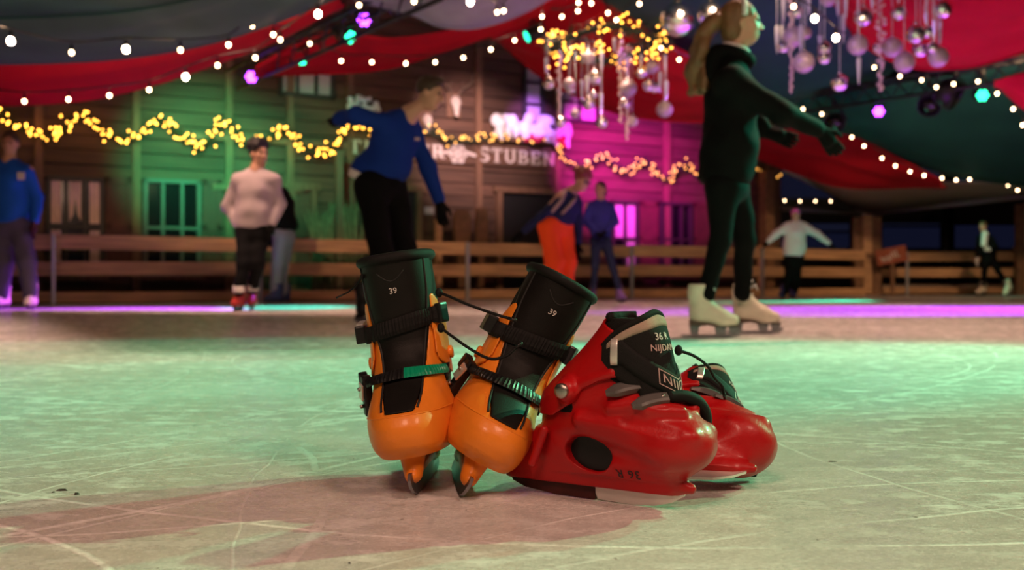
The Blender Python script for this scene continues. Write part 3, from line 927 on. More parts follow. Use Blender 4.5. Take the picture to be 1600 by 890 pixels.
tag(red2, 'red plastic ice skate lying tipped over behind the standing red skate', 'ice skate', 'red ice skates')

# black cords tying the skates together, and grit on the ice
def cord(label, pts, r=.0022, group='black skate cords'):
    P = [at(*p) for p in pts]
    org = P[0].copy()
    t = thing('cord', label, 'cord', org, (0, 0, 0), group)
    c = [tuple(Vector(q) - org) for q in crom([tuple(p) for p in P], 8)]
    part('strand', MB().tube(c, r, 8), M['black_web'], t)
    part('knot', MB().sphere((0, 0, 0), r * 2.6, 8, 6, (1, 1, 1.3)), M['black_web'], t)
    part('tip', MB().tube([c[-1], tuple(Vector(c[-1]) + (Vector(c[-1]) - Vector(c[-2])).normalized() * .012)], r * 1.15, 8), M['black_plastic'], t)
cord('upper black cord slung between the two orange skates', [(686, 457, 1.53), (700, 462, 1.51), (735, 477, 1.49), (775, 491, 1.475), (795, 497, 1.47)])
cord('lower black cord sagging between the two orange skates', [(689, 512, 1.50), (705, 524, 1.485), (735, 545, 1.465), (765, 560, 1.455), (790, 556, 1.455), (806, 543, 1.46)])
cord('short black lace end poking out left of the upright orange skate', [(566, 432, 1.56), (556, 446, 1.57), (544, 456, 1.575), (536, 460, 1.575)], .0013)
cord('black cord arching from the standing red skate to the tipped one', [(1060, 547, 1.385), (1085, 556, 1.40), (1106, 572, 1.43), (1117, 590, 1.46), (1128, 602, 1.48), (1131, 614, 1.49)])
rr = random.Random(3)
M['grit'] = mat('dark_grit', (0.03, 0.025, 0.018), 0.9)
def crumb(label, px, py, w, d, h):
    Y = CAM_Z * FPX / (py - HOR)
    x = (px - 800) / FPX * Y
    mb = MB()
    n = 9
    vs = [(w * math.cos(6.283 * i / n) * rr.uniform(.6, 1), d * math.sin(6.283 * i / n) * rr.uniform(.6, 1), 0) for i in range(n)]
    vs += [(v_[0] * .6, v_[1] * .6, h * rr.uniform(.5, 1)) for v_ in vs]
    mb.add(vs, [(i, (i + 1) % n, n + (i + 1) % n, n + i) for i in range(n)] + [tuple(range(n, 2 * n))])
    o = link('crumb', mb.mesh('crumb'), M['grit'], None, (x, Y, 0.0))
    tag(o, label, 'dirt', 'bits of dirt on the ice')
crumb('long dark sliver of dirt on the ice at the lower left', 98, 766, .011, .003, .003)
crumb('small dark crumb right of the sliver at the lower left', 120, 772, .005, .004, .003)
crumb('tiny dark crumb left of the sliver at the lower left', 83, 769, .003, .002, .002)
crumb('faint dark bit on the ice at the right', 1300, 721, .010, .002, .0015)
crumb('single dark speck on the ice in front of the skates', 546, 880, .002, .002, .002)
# ------------------------------------------------------------------ chalet facade behind the rink
M['board'] = mat('brown_boards', (0.085, 0.045, 0.027), 0.75, var=0.35, scale=6, bump=0.3, bscale=30, rnd=0.28, stretch=(0.25, 1, 2.5))
M['post_wood'] = mat('post_wood', (0.16, 0.088, 0.05), 0.72, var=0.3, scale=8, bump=0.2, bscale=30, stretch=(2, 2, 0.3))
M['wall_core'] = mat('wall_shadow_gap', (0.02, 0.012, 0.008), 0.9)  # plain dark slab behind the boards
M['dark_frame'] = mat('dark_window_frame', (0.030, 0.026, 0.022), 0.6)
M['pale_frame'] = mat('painted_window_frame', (0.08, 0.08, 0.075), 0.6)
M['glass_dark'] = mat('dark_window_glass', (0.006, 0.006, 0.008), 0.12, spec=0.6)
M['curtain'] = mat('pink_curtain', (0.72, 0.50, 0.46), 0.9, var=0.25, scale=18, stretch=(3, 1, 0.4))
M['white_pane'] = mat('white_blind', (0.45, 0.43, 0.42), 0.8)
M['violet_pane'] = mat('pale_curtain', (0.5, 0.45, 0.5), 0.8)
M['shutter'] = mat('red_brown_shutter', (0.085, 0.028, 0.02), 0.7, var=0.2, scale=8)
M['door_dark'] = mat('dark_doorway', (0.004, 0.004, 0.005), 0.6)  # near-black panel colour stands in for the shade in open doorways
M['fence_wood'] = mat('fence_pine', (0.52, 0.30, 0.15), 0.68, var=0.38, scale=5, bump=0.25, bscale=25, rnd=0.14, stretch=(0.35, 2, 3.5))
M['galv'] = mat('galvanised_post', (0.42, 0.42, 0.44), 0.5, 0.7)
M['letter'] = mat('cream_lettering', (0.62, 0.56, 0.52), 0.6)
M['snow'] = mat('white_fleece', (0.75, 0.75, 0.78), 0.95, bump=0.6, bscale=25)
M['bone'] = mat('bone', (0.50, 0.44, 0.38), 0.7, var=0.2, scale=20)
M['antler'] = mat('antler', (0.16, 0.11, 0.075), 0.7)
M['redflower'] = mat('red_flowers', (0.55, 0.01, 0.05), 0.7)
M['leaf_dark'] = mat('dark_fir', (0.015, 0.03, 0.012), 0.8)
M['reed'] = mat('dry_reed', (0.17, 0.13, 0.07), 0.85, var=0.3, scale=10)
M['carved'] = mat('carved_wood', (0.20, 0.10, 0.05), 0.7, var=0.3, scale=10)

WA = math.atan(0.52)
CW, SW = math.cos(WA), math.sin(WA)
def wl(px, py, off=0.0):
    """place on the facade plane (offset towards the rink) seen at that pixel -> (s along, z)"""
    k = (px - 800) / FPX
    y0 = 17.8 - off / CW
    Y = y0 / (1 - 0.52 * k)
    X = k * Y
    return X * CW + (Y - 17.8) * SW, CAM_Z + (HOR - py) / FPX * Y
def wp(s, z, off=0.0):
    return Vector((s * CW + off * SW, 17.8 + s * SW - off * CW, z))
WROT = (0, 0, WA)
S0, S1 = wl(-60, 400)[0], wl(1203, 400)[0]
ZT = 5.6
b = MB(); b.box(((S0 + S1) / 2, .10, ZT / 2), (S1 - S0, .10, ZT))
wall = link('wall_back', b.mesh('wall_back'), M['wall_core'], None, (0, 17.8, 0), WROT)
wall['kind'] = 'structure'; wall['label'] = 'dark wooden chalet front of horizontal boards'
posts_px = [-30, 60, 212, 357, 452, 545, 746, 868, 1040, 1196]
posts_s = [S0] + [wl(p, 300)[0] for p in posts_px[1:-1]] + [S1 - .06]
for i in range(len(posts_s) - 1):
    a, c = posts_s[i] + .055, posts_s[i + 1] - .055
    for r in range(25):
        z0 = 0.02 + r * .215
        mb = MB()
        t = random.uniform(-.004, .006)
        mb.prism([(0.05, z0), (-.024 + t, z0), (-.006 + t, z0 + .200), (0.05, z0 + .200)], a, c, 'x')
        part('board', mb, M['board'], wall)
for i, s in enumerate(posts_s):
    mb = MB(); mb.box((s, -.02, ZT / 2), (.11, .14, ZT), None, .008)
    part('post', mb, M['post_wood'], wall)
for (pa, pb, py) in ((300, 545, 213), (330, 470, 292)):
    mb = MB(); (a, z), (c, _) = wl(pa, py), wl(pb, py)
    mb.box(((a + c) / 2, -.05, z), (c - a, .10, .09), None, .006)
    part('ledge', mb, M['post_wood'], wall)
mb = MB(); mb.box((S1 + .05, .55, 2.0), (.2, 1.4, 4.0)); part('side_panel', mb, M['board'], wall)

def wrect(x0, y0, x1, y1, off=.08):
    s0, z1 = wl(x0, y0, off); s1, _ = wl(x1, y0, off)
    xm = (x0 + x1) / 2
    return s0, s1, wl(xm, y1, off)[1], wl(xm, y0, off)[1]

WIN = [0]
def window(x0, y0, x1, y1, nx, ny, frame, panes, label, sill=True):
    WIN[0] += 1
    s0, s1, z0, z1 = wrect(x0, y0, x1, y1)
    root = bpy.data.objects.new('window_%d' % WIN[0], None); COL.objects.link(root)
    root.location = wp(s0, z0); root.rotation_euler = WROT
    root['kind'] = 'structure'; root['label'] = label
    W, H = s1 - s0, z1 - z0
    fw = .06
    mb = MB()
    for (cx, cz, sx, sz) in ((W / 2, H - fw / 2, W, fw), (W / 2, fw / 2, W, fw), (fw / 2, H / 2, fw, H), (W - fw / 2, H / 2, fw, H)):
        mb.box((cx, -.06, cz), (sx, .10, sz), None, .005)
    part('window_frame', mb, frame, root)
    for i in range(1, nx):
        mb = MB(); mb.box((W * i / nx, -.06, H / 2), (.045, .07, H - .1)); part('glazing_bar', mb, frame, root)
    for j in range(1, ny):
        mb = MB(); mb.box((W / 2, -.06, H * j / ny), (W - .1, .065, .045)); part('glazing_bar', mb, frame, root)
    for i in range(nx):
        for j in range(ny):
            m = panes[(ny - 1 - j) % len(panes)][i % len(panes[0])] if isinstance(panes, list) else panes
            mb = MB(); mb.box((W * (i + .5) / nx, -.035, H * (j + .5) / ny), (W / nx - .02, .01, H / ny - .02)); part('pane', mb, m, root)
    if sill:
        mb = MB(); mb.box((W / 2, -.09, -.03), (W + .12, .16, .05), None, .006); part('window_sill', mb, M['post_wood'], root)
    return root, W, H
w1, W, H = window(72, 276, 163, 432, 3, 2, M['dark_frame'], M['glass_dark'], 'window with pinkish lace curtains and dark frame')
for (i, j) in ((0, 1), (2, 1), (0, 0), (2, 0)):
    mb = MB()
    n = 12
    vs, fs = [], []
    for a in range(n):
        x = W * i / 3 + .06 + (W / 3 - .12) * a / (n - 1); y = -.048 - .006 * math.sin(a * 1.9)
        vs += [(x, y, H * j / 2 + .05), (x, y, H * (j + 1) / 2 - .05)]
    fs = [(2 * a, 2 * a + 2, 2 * a + 3, 2 * a + 1) for a in range(n - 1)]
    mb.add(vs, fs, True); part('curtain', mb, M['curtain'], w1)
for sx in (0, 1):
    mb = MB(); x0 = W / 3 + .05 if sx == 0 else 2 * W / 3 - .05; d = 1 if sx == 0 else -1
    mb.add([(x0, -.05, H - .06), (x0 + d * W * .14, -.05, H - .06), (x0 + d * W * .06, -.05, H * .62), (x0, -.05, H * .55)], [(0, 1, 2, 3)])
    part('curtain', mb, M['curtain'], w1)
window(224, 280, 314, 432, 3, 2, M['pale_frame'], M['glass_dark'], 'six-pane window lit green by the stage lamp')
window(436, 108, 523, 152, 3, 1, M['dark_frame'], M['white_pane'], 'small upper window with three pale panes', False)
window(818, 96, 850, 196, 1, 3, M['dark_frame'], M['violet_pane'], 'narrow upper window with violet panes above the fleece', False)
window(876, 128, 936, 192, 2, 2, M['dark_frame'], M['violet_pane'], 'upper window with grey panes behind the hanging ornaments', False)
window(956, 313, 998, 432, 2, 2, M['dark_frame'], [[M['violet_pane'], M['violet_pane']], [M['glass_dark'], M['violet_pane']]], 'window with bright violet curtains near the girl in blue')
window(1032, 316, 1082, 432, 3, 2, M['dark_frame'], M['glass_dark'], 'dark window beside the panelled shutters')

def shutter(x0, y0, x1, y1, m, label):
    s0, s1, z0, z1 = wrect(x0, y0, x1, y1)
    W, H = s1 - s0, z1 - z0
    t = thing('shutter', label, 'shutter', wp(s0, z0), WROT, 'shutters beside the chalet windows')
    part('board_back', MB().box((W / 2, -.045, H / 2), (W, .035, H)), m, t)
    for (cx, cz, sx, sz) in ((W / 2, H - .05, W, .1), (W / 2, .05, W, .1), (W / 2, H * .5, W, .1), (.04, H / 2, .08, H), (W - .04, H / 2, .08, H)):
        part('rail', MB().box((cx, -.07, cz), (sx, .03, sz), None, .004), m, t)
shutter(166, 276, 207, 432, M['shutter'], 'dark red shutter to the right of the lace curtained window')
shutter(317, 280, 347, 432, M['shutter'], 'dark red shutter to the right of the green lit window')
shutter(1001, 314, 1029, 432, M['shutter'], 'panelled shutter in magenta light between the two right windows')
shutter(1086, 316, 1112, 432, M['shutter'], 'panelled shutter right of the dark window in magenta light')

DN = [0]
def door(x0, y0, x1, m_in, label, panel=None):
    DN[0] += 1
    s0, s1, _, z1 = wrect(x0, y0, x1, 430)
    W, H = s1 - s0, z1
    root = bpy.data.objects.new('door_%d' % DN[0], None); COL.objects.link(root)
    root.location = wp(s0, 0); root.rotation_euler = WROT
    root['kind'] = 'structure'; root['label'] = label
    part('door_leaf', MB().box((W / 2, -.035, H / 2), (W, .02, H)), m_in, root)
    for (cx, cz, sx, sz) in ((W / 2, H, W + .2, .11), (0, H / 2, .1, H), (W, H / 2, .1, H)):
        part('door_frame', MB().box((cx, -.07, cz), (sx, .12, sz), None, .008), M['post_wood'], root)
    if panel:
        for zc in (.3, .72):
            part('door_panel', MB().box((W / 2, -.055, H * zc), (W * .7, .03, H * .34), None, .01), m_in, root)
door(456, 292, 490, M['board'], 'narrow panelled door in green light', True)
door(596, 293, 655, M['door_dark'], 'dark doorway behind the man in blue')
door(780, 298, 900, M['door_dark'], 'wide dark doorway under the sign')

# ---- the sign: slab letters on a plank
def stroke_letter(ch):
    st = .20; th = .11
    S = []
    def bar(x0, y0, x1, y1): S.append([(x0, y0), (x1, y0), (x1, y1), (x0, y1)])
    def arc(cx, cy, rx, ry, a0, a1, w0=st, n=14):
        for i in range(n):
            a, c = R(a0 + (a1 - a0) * i / n), R(a0 + (a1 - a0) * (i + 1) / n)
            def pt(t, k):
                wv = th + (w0 - th) * abs(math.cos(t))
                return (cx + (rx - k * wv) * math.cos(t), cy + (ry - k * wv) * math.sin(t))
            S.append([pt(a, 0), pt(c, 0), pt(c, 1), pt(a, 1)])
    def stem(x, y0=0, y1=1, s0=True, s1=True):
        bar(x - st / 2, y0, x + st / 2, y1)
        if s0: bar(x - st * .95, y0, x + st * .95, y0 + th * .8)
        if s1: bar(x - st * .95, y1 - th * .8, x + st * .95, y1)
    if ch == 'T': stem(.42, 0, 1, True, False); bar(.02, 1 - th, .82, 1); bar(.02, .72, .12, 1); bar(.72, .72, .82, 1); w = .84
    elif ch == 'I': stem(.2); w = .4
    elif ch == 'R': stem(.2); arc(.42, .73, .34, .27, -90, 90); bar(.2, 1 - th, .42, 1); bar(.2, .46, .42, .46 + th); S.append([(.38, .48), (.60, .48), (.88, 0), (.64, 0)]); bar(.64, 0, .94, th * .8); w = .94
    elif ch == 'O': arc(.45, .5, .43, .5, 0, 360, st, 28); w = .9
    elif ch == 'L': stem(.2); bar(.2, 0, .78, th); bar(.68, 0, .78, .34); w = .8
    elif ch == 'E': stem(.2); bar(.2, 0, .78, th); bar(.2, 1 - th, .76, 1); bar(.2, .45, .62, .45 + th); bar(.68, 0, .78, .32); bar(.66, .70, .76, 1); bar(.54, .35, .62, .68); w = .82
    elif ch == 'S': arc(.40, .73, .34, .27, 40, 270); arc(.40, .27, .38, .27, -140, 90); bar(.62, .68, .72, .98); bar(.03, .02, .13, .32); w = .8
    elif ch == 'U': stem(.2, .3, 1, False); stem(.74, .3, 1, False); arc(.47, .34, .37, .34, 180, 360); w = .94
    elif ch == 'B': stem(.2); arc(.42, .74, .32, .26, -90, 90); arc(.44, .26, .38, .28, -90, 90); bar(.2, 1 - th, .42, 1); bar(.2, 0, .44, th); bar(.2, .47, .44, .47 + th); w = .85
    elif ch == 'N': stem(.18); stem(.80, 0, 1, False); S.append([(.10, 1), (.34, 1), (.90, 0), (.66, 0)]); w = 1.0
    return S, w
def word(parent, text, s0, s1, z0, h0, h1, y=-.09):
    """letters fitted between s0 and s1"""
    total = sum(stroke_letter(c)[1] + .14 for c in text) - .14
    k = (s1 - s0) / total
    x = 0
    for c in text:
        S, w = stroke_letter(c)
        mb = MB()
        for q in S:
            hh = h0 + (h1 - h0) * (x / total)
            mb.prism([(s0 + (x + a) * k, z0 + bb * hh) for a, bb in q], y, y + .05, 'y')
        part('letter', mb, M['letter'], parent)
        x += w + .14
sg_a, sg_b = wl(536, 225, .1), wl(885, 245, .1)
zs = wl(748, 250, .1)[1]; hs_ = wl(748, 229, .1)[1] - zs
sign = thing('sign', 'dark plank with pale slab letters TIROLER STUBEN and a snowflake', 'sign', wp(0, 0), WROT)
part('plank', MB().box(((sg_a[0] + sg_b[0]) / 2, -.05, zs + hs_ / 2), (sg_b[0] - sg_a[0], .06, hs_ + .16), None, .01), M['board'], sign)
s_1, s_2 = wl(749, 240, .1)[0], wl(868, 250, .1)[0]
word(sign, 'STUBEN', s_1, s_2, zs - .02, hs_ * 1.1, hs_ * .98)
s_1, s_2 = wl(545, 240, .1)[0], wl(696, 240, .1)[0]
word(sign, 'TIROLER', s_1, s_2, zs - .01, hs_ * .98, hs_ * 1.02)
sc, zc = wl(716, 240, .1)
mb = MB()
for k in range(3):
    a = k * math.pi / 3
    mb.box((sc, -.075, zc), (.36, .03, .05), Matrix.Rotation(a, 3, 'Y'))
for k in range(6):
    a = k * math.pi / 3
    mb.box((sc + .13 * math.cos(a), -.075, zc + .13 * math.sin(a)), (.05, .03, .12), Matrix.Rotation(-a, 3, 'Y'))
for sx in (-1, 1): mb.box((sc + sx * .24, -.075, zc + .01), (.2, .03, .05), Matrix.Rotation(sx * .25, 3, 'Y'))
part('snowflake', mb, M['letter'], sign)

# ---- white fleece over the flower box, lit violet, and a second one behind the man
def fleece(label, x0, y0, x1, y1, group, seed, q=1.0):
    rr = random.Random(seed)
    s0, s1, z0, z1 = wrect(x0, y0, x1, y1, .2)
    W, H = s1 - s0, z1 - z0
    t = thing('flower_box', label, 'flower box', wp(s0, z0 - .1, .2), WROT, group)
    part('box', MB().box((W / 2, .06, .06), (W * .95, .2, .16), None, .01), M['post_wood'], t)
    v = Vol((-.2, -.3, -.1), (W + .2, .2, H + .3), .022)
    for i in range(34):
        u = rr.random(); k = rr.random()
        x = W * u; hh = H * (.55 + .45 * math.sin(u * 2.6 + .4))
        v.add(ell((x, rr.uniform(-.08, .06) * q, .1 + hh * k), (rr.uniform(.07, .13) * q, .09 * q, rr.uniform(.06, .13) * q)), .05 * q)
    for i in range(9):
        u = (i + .5) / 9; x = W * u
        v.add(cone((x, -.06, .15), .07 * q, (x + rr.uniform(-.05, .05), -.08, .10 - rr.uniform(.0, .18) * q), .025 * q), .05 * q)
    part('fleece', v.mesh('fleece'), M['snow'], t)
    mb = MB()
    for i in range(14):
        x = W * (.35 + .6 * rr.random())
        mb.sphere((x, -.13 + rr.uniform(-.02, .02), .02 + rr.uniform(-.06, .07) * q), rr.uniform(.03, .05) * q, 8, 5)
    o = part('flowers', mb, M['redflower'], t); o['kind'] = 'stuff'
fleece('flower box heaped with white fleece in violet light above the word STUBEN', 772, 182, 888, 212, 'fleece covered flower boxes', 3)
fleece('flower box with white fleece in teal light behind the man in blue', 545, 150, 592, 172, 'fleece covered flower boxes', 4, .4)

def skull(px, py, sc_, label):
    s, z = wl(px, py, .15)
    t = thing('deer_skull', label, 'skull', wp(s, z, .12), WROT, 'deer skulls on the chalet front')
    v = Vol((-.25, -.25, -.4), (.25, .2, .3), .012)
    v.add(ell((0, -.03, .06), (.10, .09, .11)), .03); v.add(cone((0, -.05, .02), .085, (0, -.09, -.22), .035, (1, 0, 0), 1.1), .04)
    for sx in (-1, 1): v.sub(ell((sx * .06, -.10, .03), (.03, .04, .028)), .01); v.sub(ell((sx * .016, -.13, -.17), (.010, .03, .03)), .005)
    o = part('skull', v.mesh('deer_skull'), M['bone'], t)
    for sx in (-1, 1):
        c = [tuple(q) for q in crom([(sx * .05, -.01, .14), (sx * .14, -.04, .30), (sx * .30, -.10, .42), (sx * .34, -.14, .62)], 5)]
        mb = MB().tube(c, [.022 - .015 * i / (len(c) - 1) for i in range(len(c))], 7)
        mb.tube([(sx * .15, -.05, .31), (sx * .10, -.12, .46)], [.014, .004], 6); mb.tube([(sx * .29, -.1, .41), (sx * .42, -.12, .52)], [.012, .004], 6)
        part('antler', mb, M['antler'], t)
    part('plaque', MB().box((0, .07, 0), (.3, .04, .5), None, .02), M['post_wood'], t)
    t.scale = (sc_,) * 3
skull(712, 163, .85, 'pale deer skull with antlers right of the head of the man in blue')
skull(668, 190, .75, 'pale deer skull hanging lower, half hidden by the man in blue')

s, z = wl(670, 329, .04)
t = thing('plate', 'small white notice plate on the boards beside the doorway', 'plate', wp(s, z, .05), WROT)
part('plate_sheet', MB().box((0, 0, 0), (.17, .015, .12), None, .004), M['white_pane'], t)

# ---- things standing between the wall and the fence
def bundle(px, top, label, seed, n=26, wd=.20):
    rr = random.Random(seed)
    s, z = wl(px, top, .5)
    t = thing('reed_bundle', label, 'plant', wp(s, 0, .5), WROT, 'bundles of dry reed behind the fence')
    mb = MB()
    for i in range(n):
        x, y = rr.gauss(0, wd * .4), rr.gauss(0, .06)
        mb.tube([(x, y, 0), (x * 1.0 + rr.uniform(-.03, .03), y, z * .6), (x * 1.6 + rr.uniform(-.06, .06), y + rr.uniform(-.05, .05), z * rr.uniform(.85, 1.02))], [.03, .035, .012], 5)
    o = part('stalks', mb, M['reed'], t); o['kind'] = 'stuff'
    part('binding', MB().tube([(.26 * wd * 2 * math.cos(a), .11 * math.sin(a), z * .45) for a in np.linspace(0, 2 * math.pi, 14)], .02, 6), M['carved'], t)
bundle(512, 318, 'dark bundle of dry reed left of the taller post', 1)
bundle(550, 312, 'pale bundle of dry reed close to the man in blue', 2)
def pole(px, top, label, wd, m, off=.55, shape=None):
    s, z = wl(px, top, off)
    t = thing('wooden_pole', label, 'pole', wp(s, 0, off), WROT, 'wooden poles behind the fence')
    if shape is None:
        part('shaft', MB().box((0, 0, z / 2), (wd, wd, z), None, .015), m, t)
        part('cap', MB().box((0, 0, z), (wd * 1.15, wd * 1.15, .03), None, .01), m, t)
    else:
        part('shaft', MB().box((0, 0, z * .32), (wd * .45, .08, z * .64), None, .01), m, t)
        part('blade', MB().prism([(-wd * .36, z * .52), (wd * .36, z * .52), (wd * .5, z * .70), (wd * .5, z * .93), (wd * .38, z), (-wd * .38, z), (-wd * .5, z * .93), (-wd * .5, z * .70)], -.04, .04, 'y'), m, t)
pole(530, 236, 'tall pale post between the two reed bundles', .11, M['post_wood'])
pole(685, 345, 'short pale post under the gloved hand of the man in blue', .10, M['fence_wood'])
pole(722, 328, 'broad carved wooden paddle leaning upright behind the fence', .28, M['carved'], .5, 1)
pole(752, 324, 'narrower carved wooden paddle right of the broad one', .20, M['carved'], .55, 1)
pole(1198, 268, 'stout corner post at the right end of the chalet', .22, M['carved'], .35)
pole(1187, 385, 'thin post by the woman in black behind the fence', .08, M['fence_wood'], .6)

# ------------------------------------------------------------------ fences
def fence(label, p0, p1, post_fr, joints, rails, wob=0.0):
    p0, p1 = Vector(p0), Vector(p1)
    d = p1 - p0; L = d.length; ang = math.atan2(d.y, d.x)
    t = thing('fence', label, 'fence', p0, (0, 0, ang), 'timber rink fences')
    rr = random.Random(int(L * 100))
    for (z0, z1) in rails:
        cuts = [0.0] + [j * L for j in joints] + [L]
        for a, c in zip(cuts[:-1], cuts[1:]):
            dz, tl = rr.uniform(-.008, .008), rr.uniform(-.004, .004)
            part('plank', MB().box(((a + c) / 2, rr.uniform(-.004, .004), (z0 + z1) / 2 + dz), (c - a - .012, .045, z1 - z0), Matrix.Rotation(tl, 3, 'Y'), .008), M['fence_wood'], t)
    for f in post_fr:
        part('post', MB().box((f * L, -.055, .44), (.055, .055, .90), None, .006), M['galv'], t)
    return t
def fpt(px):
    k = (px - 800) / FPX; Y = 16.2 / (1 - .52 * k)
    return Vector((k * Y, Y, 0))
A, B_ = fpt(-40), fpt(1352)
LL = (B_ - A).length
fr_of = lambda px: (fpt(px) - A).length / LL
RAILS = [(.70, .89), (.37, .55), (.02, .155)]
fence('long pine rail fence on thin metal posts along the chalet', A, B_, [fr_of(p) for p in (83, 405, 728, 984, 1188)], [fr_of(p) for p in (83, 405, 728, 984, 1188)], RAILS)
C_ = Vector(((1362 - 800) / FPX * 20.9, 20.9, 0)); D_ = Vector((13.2, 20.9, 0))
fence('shorter pine rail fence at the right end of the rink', C_, D_, [.12, .62], [.40], RAILS)
# square pillar of upright planks at the corner, and the one at the right edge
def pillar(px0, px1, top, Y, label, n):
    x0, x1 = (px0 - 800) / FPX * Y, (px1 - 800) / FPX * Y
    z = CAM_Z + (HOR - top) / FPX * Y
    t = thing('timber_pillar', label, 'pillar', ((x0 + x1) / 2, Y, 0), (0, 0, 0), 'timber pillars of the tent')
    W = x1 - x0
    for i in range(n):
        w_ = W / n
        part('plank', MB().box((-W / 2 + w_ * (i + .5), random.uniform(-.02, .02), z / 2 + random.uniform(-.03, .03)), (w_ - .015, .16, z), None, .01), M['fence_wood' if i % 2 else 'carved'], t)
    part('collar', MB().box((0, 0, z * .50), (W + .05, .22, .12), None, .01), M['carved'], t)
pillar(1331, 1376, 338, 20.5, 'broad pillar of upright planks at the corner of the fence', 3)
pillar(1588, 1612, 318, 20.4, 'plank pillar at the right edge of the rink', 2)

# ---- red sign board on a stake
t = thing('sign', 'tilted rust red board with pale strokes on a thin stake at the right fence', 'sign', ((1393 - 800) / FPX * 20.0, 20.0, 0))
M['rust'] = mat('rust_red_board', (0.30, 0.075, 0.035), 0.7, var=0.2, scale=6)
zc = CAM_Z + (HOR - 399) / FPX * 20.0
part('stake', MB().box((0.03, .03, zc / 2), (.06, .05, zc)), M['carved'], t)
rt = Matrix.Rotation(R(-11), 3, 'Y')
part('panel', MB().box((0, 0, zc), (.60, .035, .31), rt, .008), M['rust'], t)
mb = MB()
def stroke(x0, z0, x1, z1, w_=.022):
    a, c = Vector((x0, 0, z0)), Vector((x1, 0, z1)); m_ = (a + c) / 2
    ang = math.atan2(z1 - z0, x1 - x0)
    p = rt @ Vector((m_.x, -.022, m_.z))
    mb.box((p.x, p.y, zc + p.z), ((c - a).length + w_ * .5, .006, w_), rt @ Matrix.Rotation(-ang, 3, 'Y'))
for pl in ([(-.22, .01), (-.19, -.09), (-.165, -.02), (-.14, -.09), (-.11, .01)], [(-.09, -.09), (-.065, .01), (-.04, -.09)], [(-.01, .06), (-.01, -.04)], [(.04, .07), (.04, -.05)], [(.09, .08), (.09, -.03), (.14, -.03)]):
    for q0, q1 in zip(pl[:-1], pl[1:]): stroke(*q0, *q1)
part('painted_strokes', mb, M['letter'], t, 'pale painted strokes')

# ---- beyond the right fence: dark tent side with posts, night behind clear sheets
M['night'] = mat('clear_night_sheet', (0.75, 0.78, 0.95), 0.12, trans=1.0)
M['black_steel'] = mat('black_steel', (0.012, 0.012, 0.013), 0.5, 0.3)
M['grey_tube'] = mat('grey_tube', (0.55, 0.52, 0.50), 0.5, 0.1)
b = MB()
for (z0_, z1_) in ((-.3, 1.15), (1.80, 2.45), (3.25, 7.0)): b.box((11.0, 27.0, (z0_ + z1_) / 2), (26, .1, z1_ - z0_))
for (x0_, x1_) in ((-2, 6.7), (8.9, 9.75), (11.3, 11.65), (13.35, 24)): b.box(((x0_ + x1_) / 2, 27.0, 2.2), (x1_ - x0_, .1, 2.2))
o = link('wall_right', b.mesh('wall_right'), M['black_steel']); o['kind'] = 'structure'; o['label'] = 'dark tent side beyond the right fence'
def sheet(x0, y0, x1, y1, Y):
    a, c = at(x0, y1, Y), at(x1, y0, Y)
    t = thing('clear_sheet', 'bluish night-coloured tent window between dark posts, number from the corner pillar unseen', 'tent window', ((a.x + c.x) / 2, Y, a.z), (0, 0, 0), 'bluish tent windows at the right')
    part('film', MB().box((0, 0, (c.z - a.z) / 2), (c.x - a.x, .02, c.z - a.z)), M['night'], t)
    part('hem', MB().box((0, -.02, c.z - a.z), (c.x - a.x + .04, .05, .06)), M['black_steel'], t)
    return t
for (x0, y0, x1, y1, lb) in ((1376, 353, 1472, 386, 'blue night window right of the corner pillar'), (1486, 350, 1590, 386, 'blue night window behind the skating boy'), (1205, 265, 1326, 308, 'large dusky night window above the child in the white jacket'), (1262, 362, 1330, 384, 'small dark blue night window beside the child in the white jacket')):
    sheet(x0, y0, x1, y1, 26.93)['label'] = lb
def at_tube(name, label, cat, pts, r, m, group=None):
    P = [at(*p) for p in pts]
    o = P[0].copy(); o.z = min(p.z for p in P)
    t = thing(name, label, cat, o, (0, 0, 0), group)
    part('tube', MB().tube([tuple(p - o) for p in P], r, 10), m, t)
    for p in (P[0], P[-1]): part('joint', MB().sphere(tuple(p - o), r * 1.25, 10, 6), m, t)
    return t
at_tube('tent_pole', 'grey tent tube running level over the right fence', 'pole', [(1203, 324, 23), (1352, 333, 23)], .06, M['grey_tube'], 'grey tent tubes')
at_tube('tent_pole', 'grey tent tube rising to the right edge', 'pole', [(1352, 333, 23), (1480, 320, 22), (1620, 304, 21)], .06, M['grey_tube'], 'grey tent tubes')
at_tube('tent_pole', 'grey slanting tent tube above the child in white', 'pole', [(1228, 266, 21), (1290, 296, 22), (1354, 332, 23)], .06, M['grey_tube'], 'grey tent tubes')
at_tube('tent_pole', 'dark upright tent post between the blue night windows', 'pole', [(1478, 470, 24), (1478, 310, 24)], .13, M['black_steel'], 'dark tent posts')
at_tube('tent_pole', 'slim grey upright at the corner of the fence', 'pole', [(1349, 463, 22), (1349, 335, 22)], .05, M['grey_tube'], 'dark tent posts')
a, c = at(1376, 447, 22.5), at(1640, 447, 22.5)
t = thing('plank_ledge', 'pale frosted ledge low behind the right fence', 'ledge', ((a.x + c.x) / 2, 22.5, 0))
part('shelf', MB().box((0, 0, a.z), (c.x - a.x, .3, .08), None, .01), M['beige_fabric'], t)
for q in (-.45, 0, .45): part('bracket', MB().box((q * (c.x - a.x), 0, (a.z - .04) / 2 - .05), (.08, .25, a.z + .06)), M['carved'], t)
